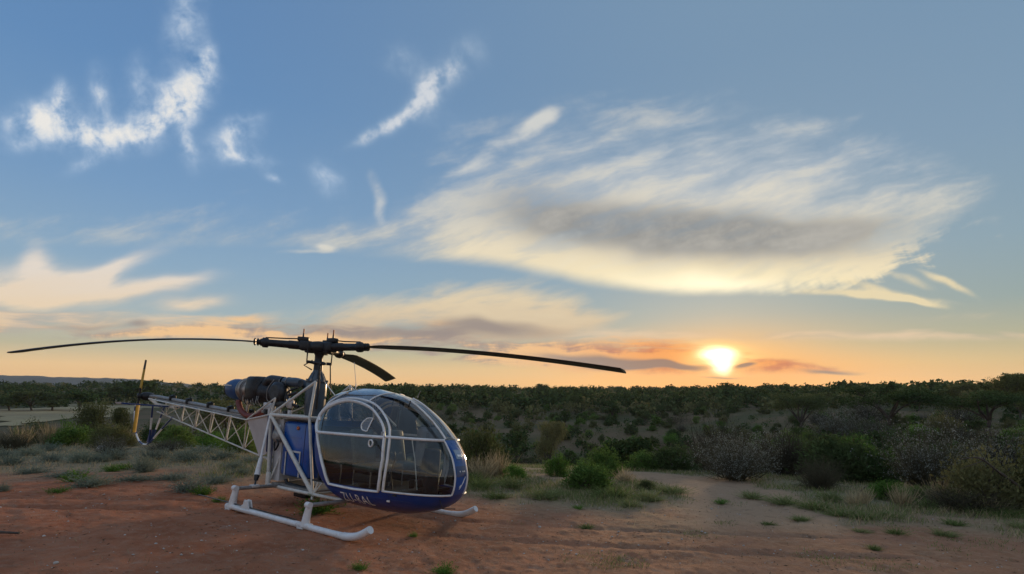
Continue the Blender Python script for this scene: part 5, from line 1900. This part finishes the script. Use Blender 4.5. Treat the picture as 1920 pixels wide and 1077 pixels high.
def litter():
    g = np.random.default_rng(18)
    n = 7000
    az = g.uniform(-.98, .98, n); r = 4.5 * (16 / 4.5) ** g.random(n)
    x, y = r * np.sin(az), r * np.cos(az)
    k = g.random(n) < np.clip(.35 + 1.8 * fbm(x * .7, y * .7, 23, 3), .03, 1)
    x, y = x[k], y[k]
    n = len(x)
    C = np.stack([x, y, height(x, y) + .012], -1)
    D = np.stack([g.normal(size=n), g.normal(size=n), g.normal(size=n) * .15], -1)
    V, F = leaves(C, D, .055, .010, g)
    o = link('litter', mesh_np('litter', V, F), L['brown'])
    tag(o, 'dark twigs and dead leaves scattered on the bare earth', None, None, 'stuff')


litter()


def stone(px, py, size, label, seed):
    x, y = ground_hit(px, py)
    g = np.random.default_rng(seed)
    import bmesh
    bm = bmesh.new()
    bmesh.ops.create_icosphere(bm, subdivisions=2, radius=1)
    for v in bm.verts:
        v.co *= 1 + g.normal() * .09
    me = bpy.data.meshes.new('stone')
    bm.to_mesh(me); bm.free()
    o = link('stone', me, M['rock'])
    s = size * y / 960
    o.scale = (s * .6, s * .45, s * .38)
    o.rotation_euler = (0, 0, g.uniform(0, 6))
    o.location = (x, y, float(height(x, y)) + s * .15)
    tag(o, label, 'stone')


stone(192, 846, 20, 'pale rounded boulder beside the flowering bush below the tail', 3)
stone(105, 1057, 8, 'small pale stone on the red earth near the bottom corner', 5)
stone(292, 1021, 6, 'little white stone on the red earth in front of the tail', 6)
stone(1012, 990, 7, 'little pale stone on the tan ground right of the far skid', 7)
x, y = ground_hit(8, 1004)
MB().tube(smooth_path([(x - .35, y + .02, float(height(x - .35, y)) + .025), (x - .05, y, float(height(x, y)) + .04), (x + .17, y + .03, float(height(x + .17, y)) + .03)], 4), [.020] * 5 + [.016] * 4, 7).build('dead_stick', M['bark'])
tag(bpy.data.objects['dead_stick'], 'dark dead stick lying on red earth at the picture edge', 'stick')
# dead arching branch over the right-hand bush
x, y = ground_hit(1905, 955)
y -= .5
zb = float(height(x, y))
kx = y / 960


def pz(px, py): return ((px - 960) * kx, y, CAM_Z + (737.3 - py) * kx)


br = MB().tube(smooth_path([pz(1925, 925), pz(1900, 905), pz(1872, 885), pz(1845, 864), pz(1825, 858), pz(1800, 862)], 4), [.035] * 8 + [.022] * 8 + [.012] * 5, 7)
br.tube([pz(1845, 864), pz(1822, 872), pz(1800, 880)], [.012, .009, .004], 5).tube([pz(1872, 885), pz(1850, 868), pz(1838, 850)], [.014, .009, .004], 5)
br.tube([pz(1925, 925), (pz(1935, 950)[0], y, zb - .05)], [.035, .045], 7)
tag(br.build('dead_branch', M['bark']), 'bare dark branch arching over the big olive bush', 'branch')
# leaning stump post
x, y = ground_hit(1606, 942)
k = y / 960
zb = float(height(x, y))
sp_ = MB().tube([(x, y, zb - .03), (x + 4 * k, y, zb + 8 * k), (x + 8 * k, y + .02, zb + 20 * k), (x + 20 * k, y + .03, zb + 30 * k)], [.035, .03, .02, .008], 7)
tag(sp_.build('dead_stump', M['bark']), 'short dark leaning dead stump in the grass left of fresh bush', 'stump')

# ------------------------------------------------------------------ air
hz = MB().box((0, 0, 44), (5600, 5600, 120)).build('haze', None)
hm = bpy.data.materials.new('air')
hm.use_nodes = True
hm.node_tree.nodes.clear()
pv = hm.node_tree.nodes.new('ShaderNodeVolumePrincipled')
pv.inputs['Color'].default_value = (.72, .84, 1.0, 1)
pv.inputs['Density'].default_value = 9.0e-5
pv.inputs['Anisotropy'].default_value = .35
ho = hm.node_tree.nodes.new('ShaderNodeOutputMaterial')
hm.node_tree.links.new(pv.outputs[0], ho.inputs['Volume'])
hz.data.materials.append(hm)
tag(hz, 'thin dusk haze over the valley', None, None, 'stuff')
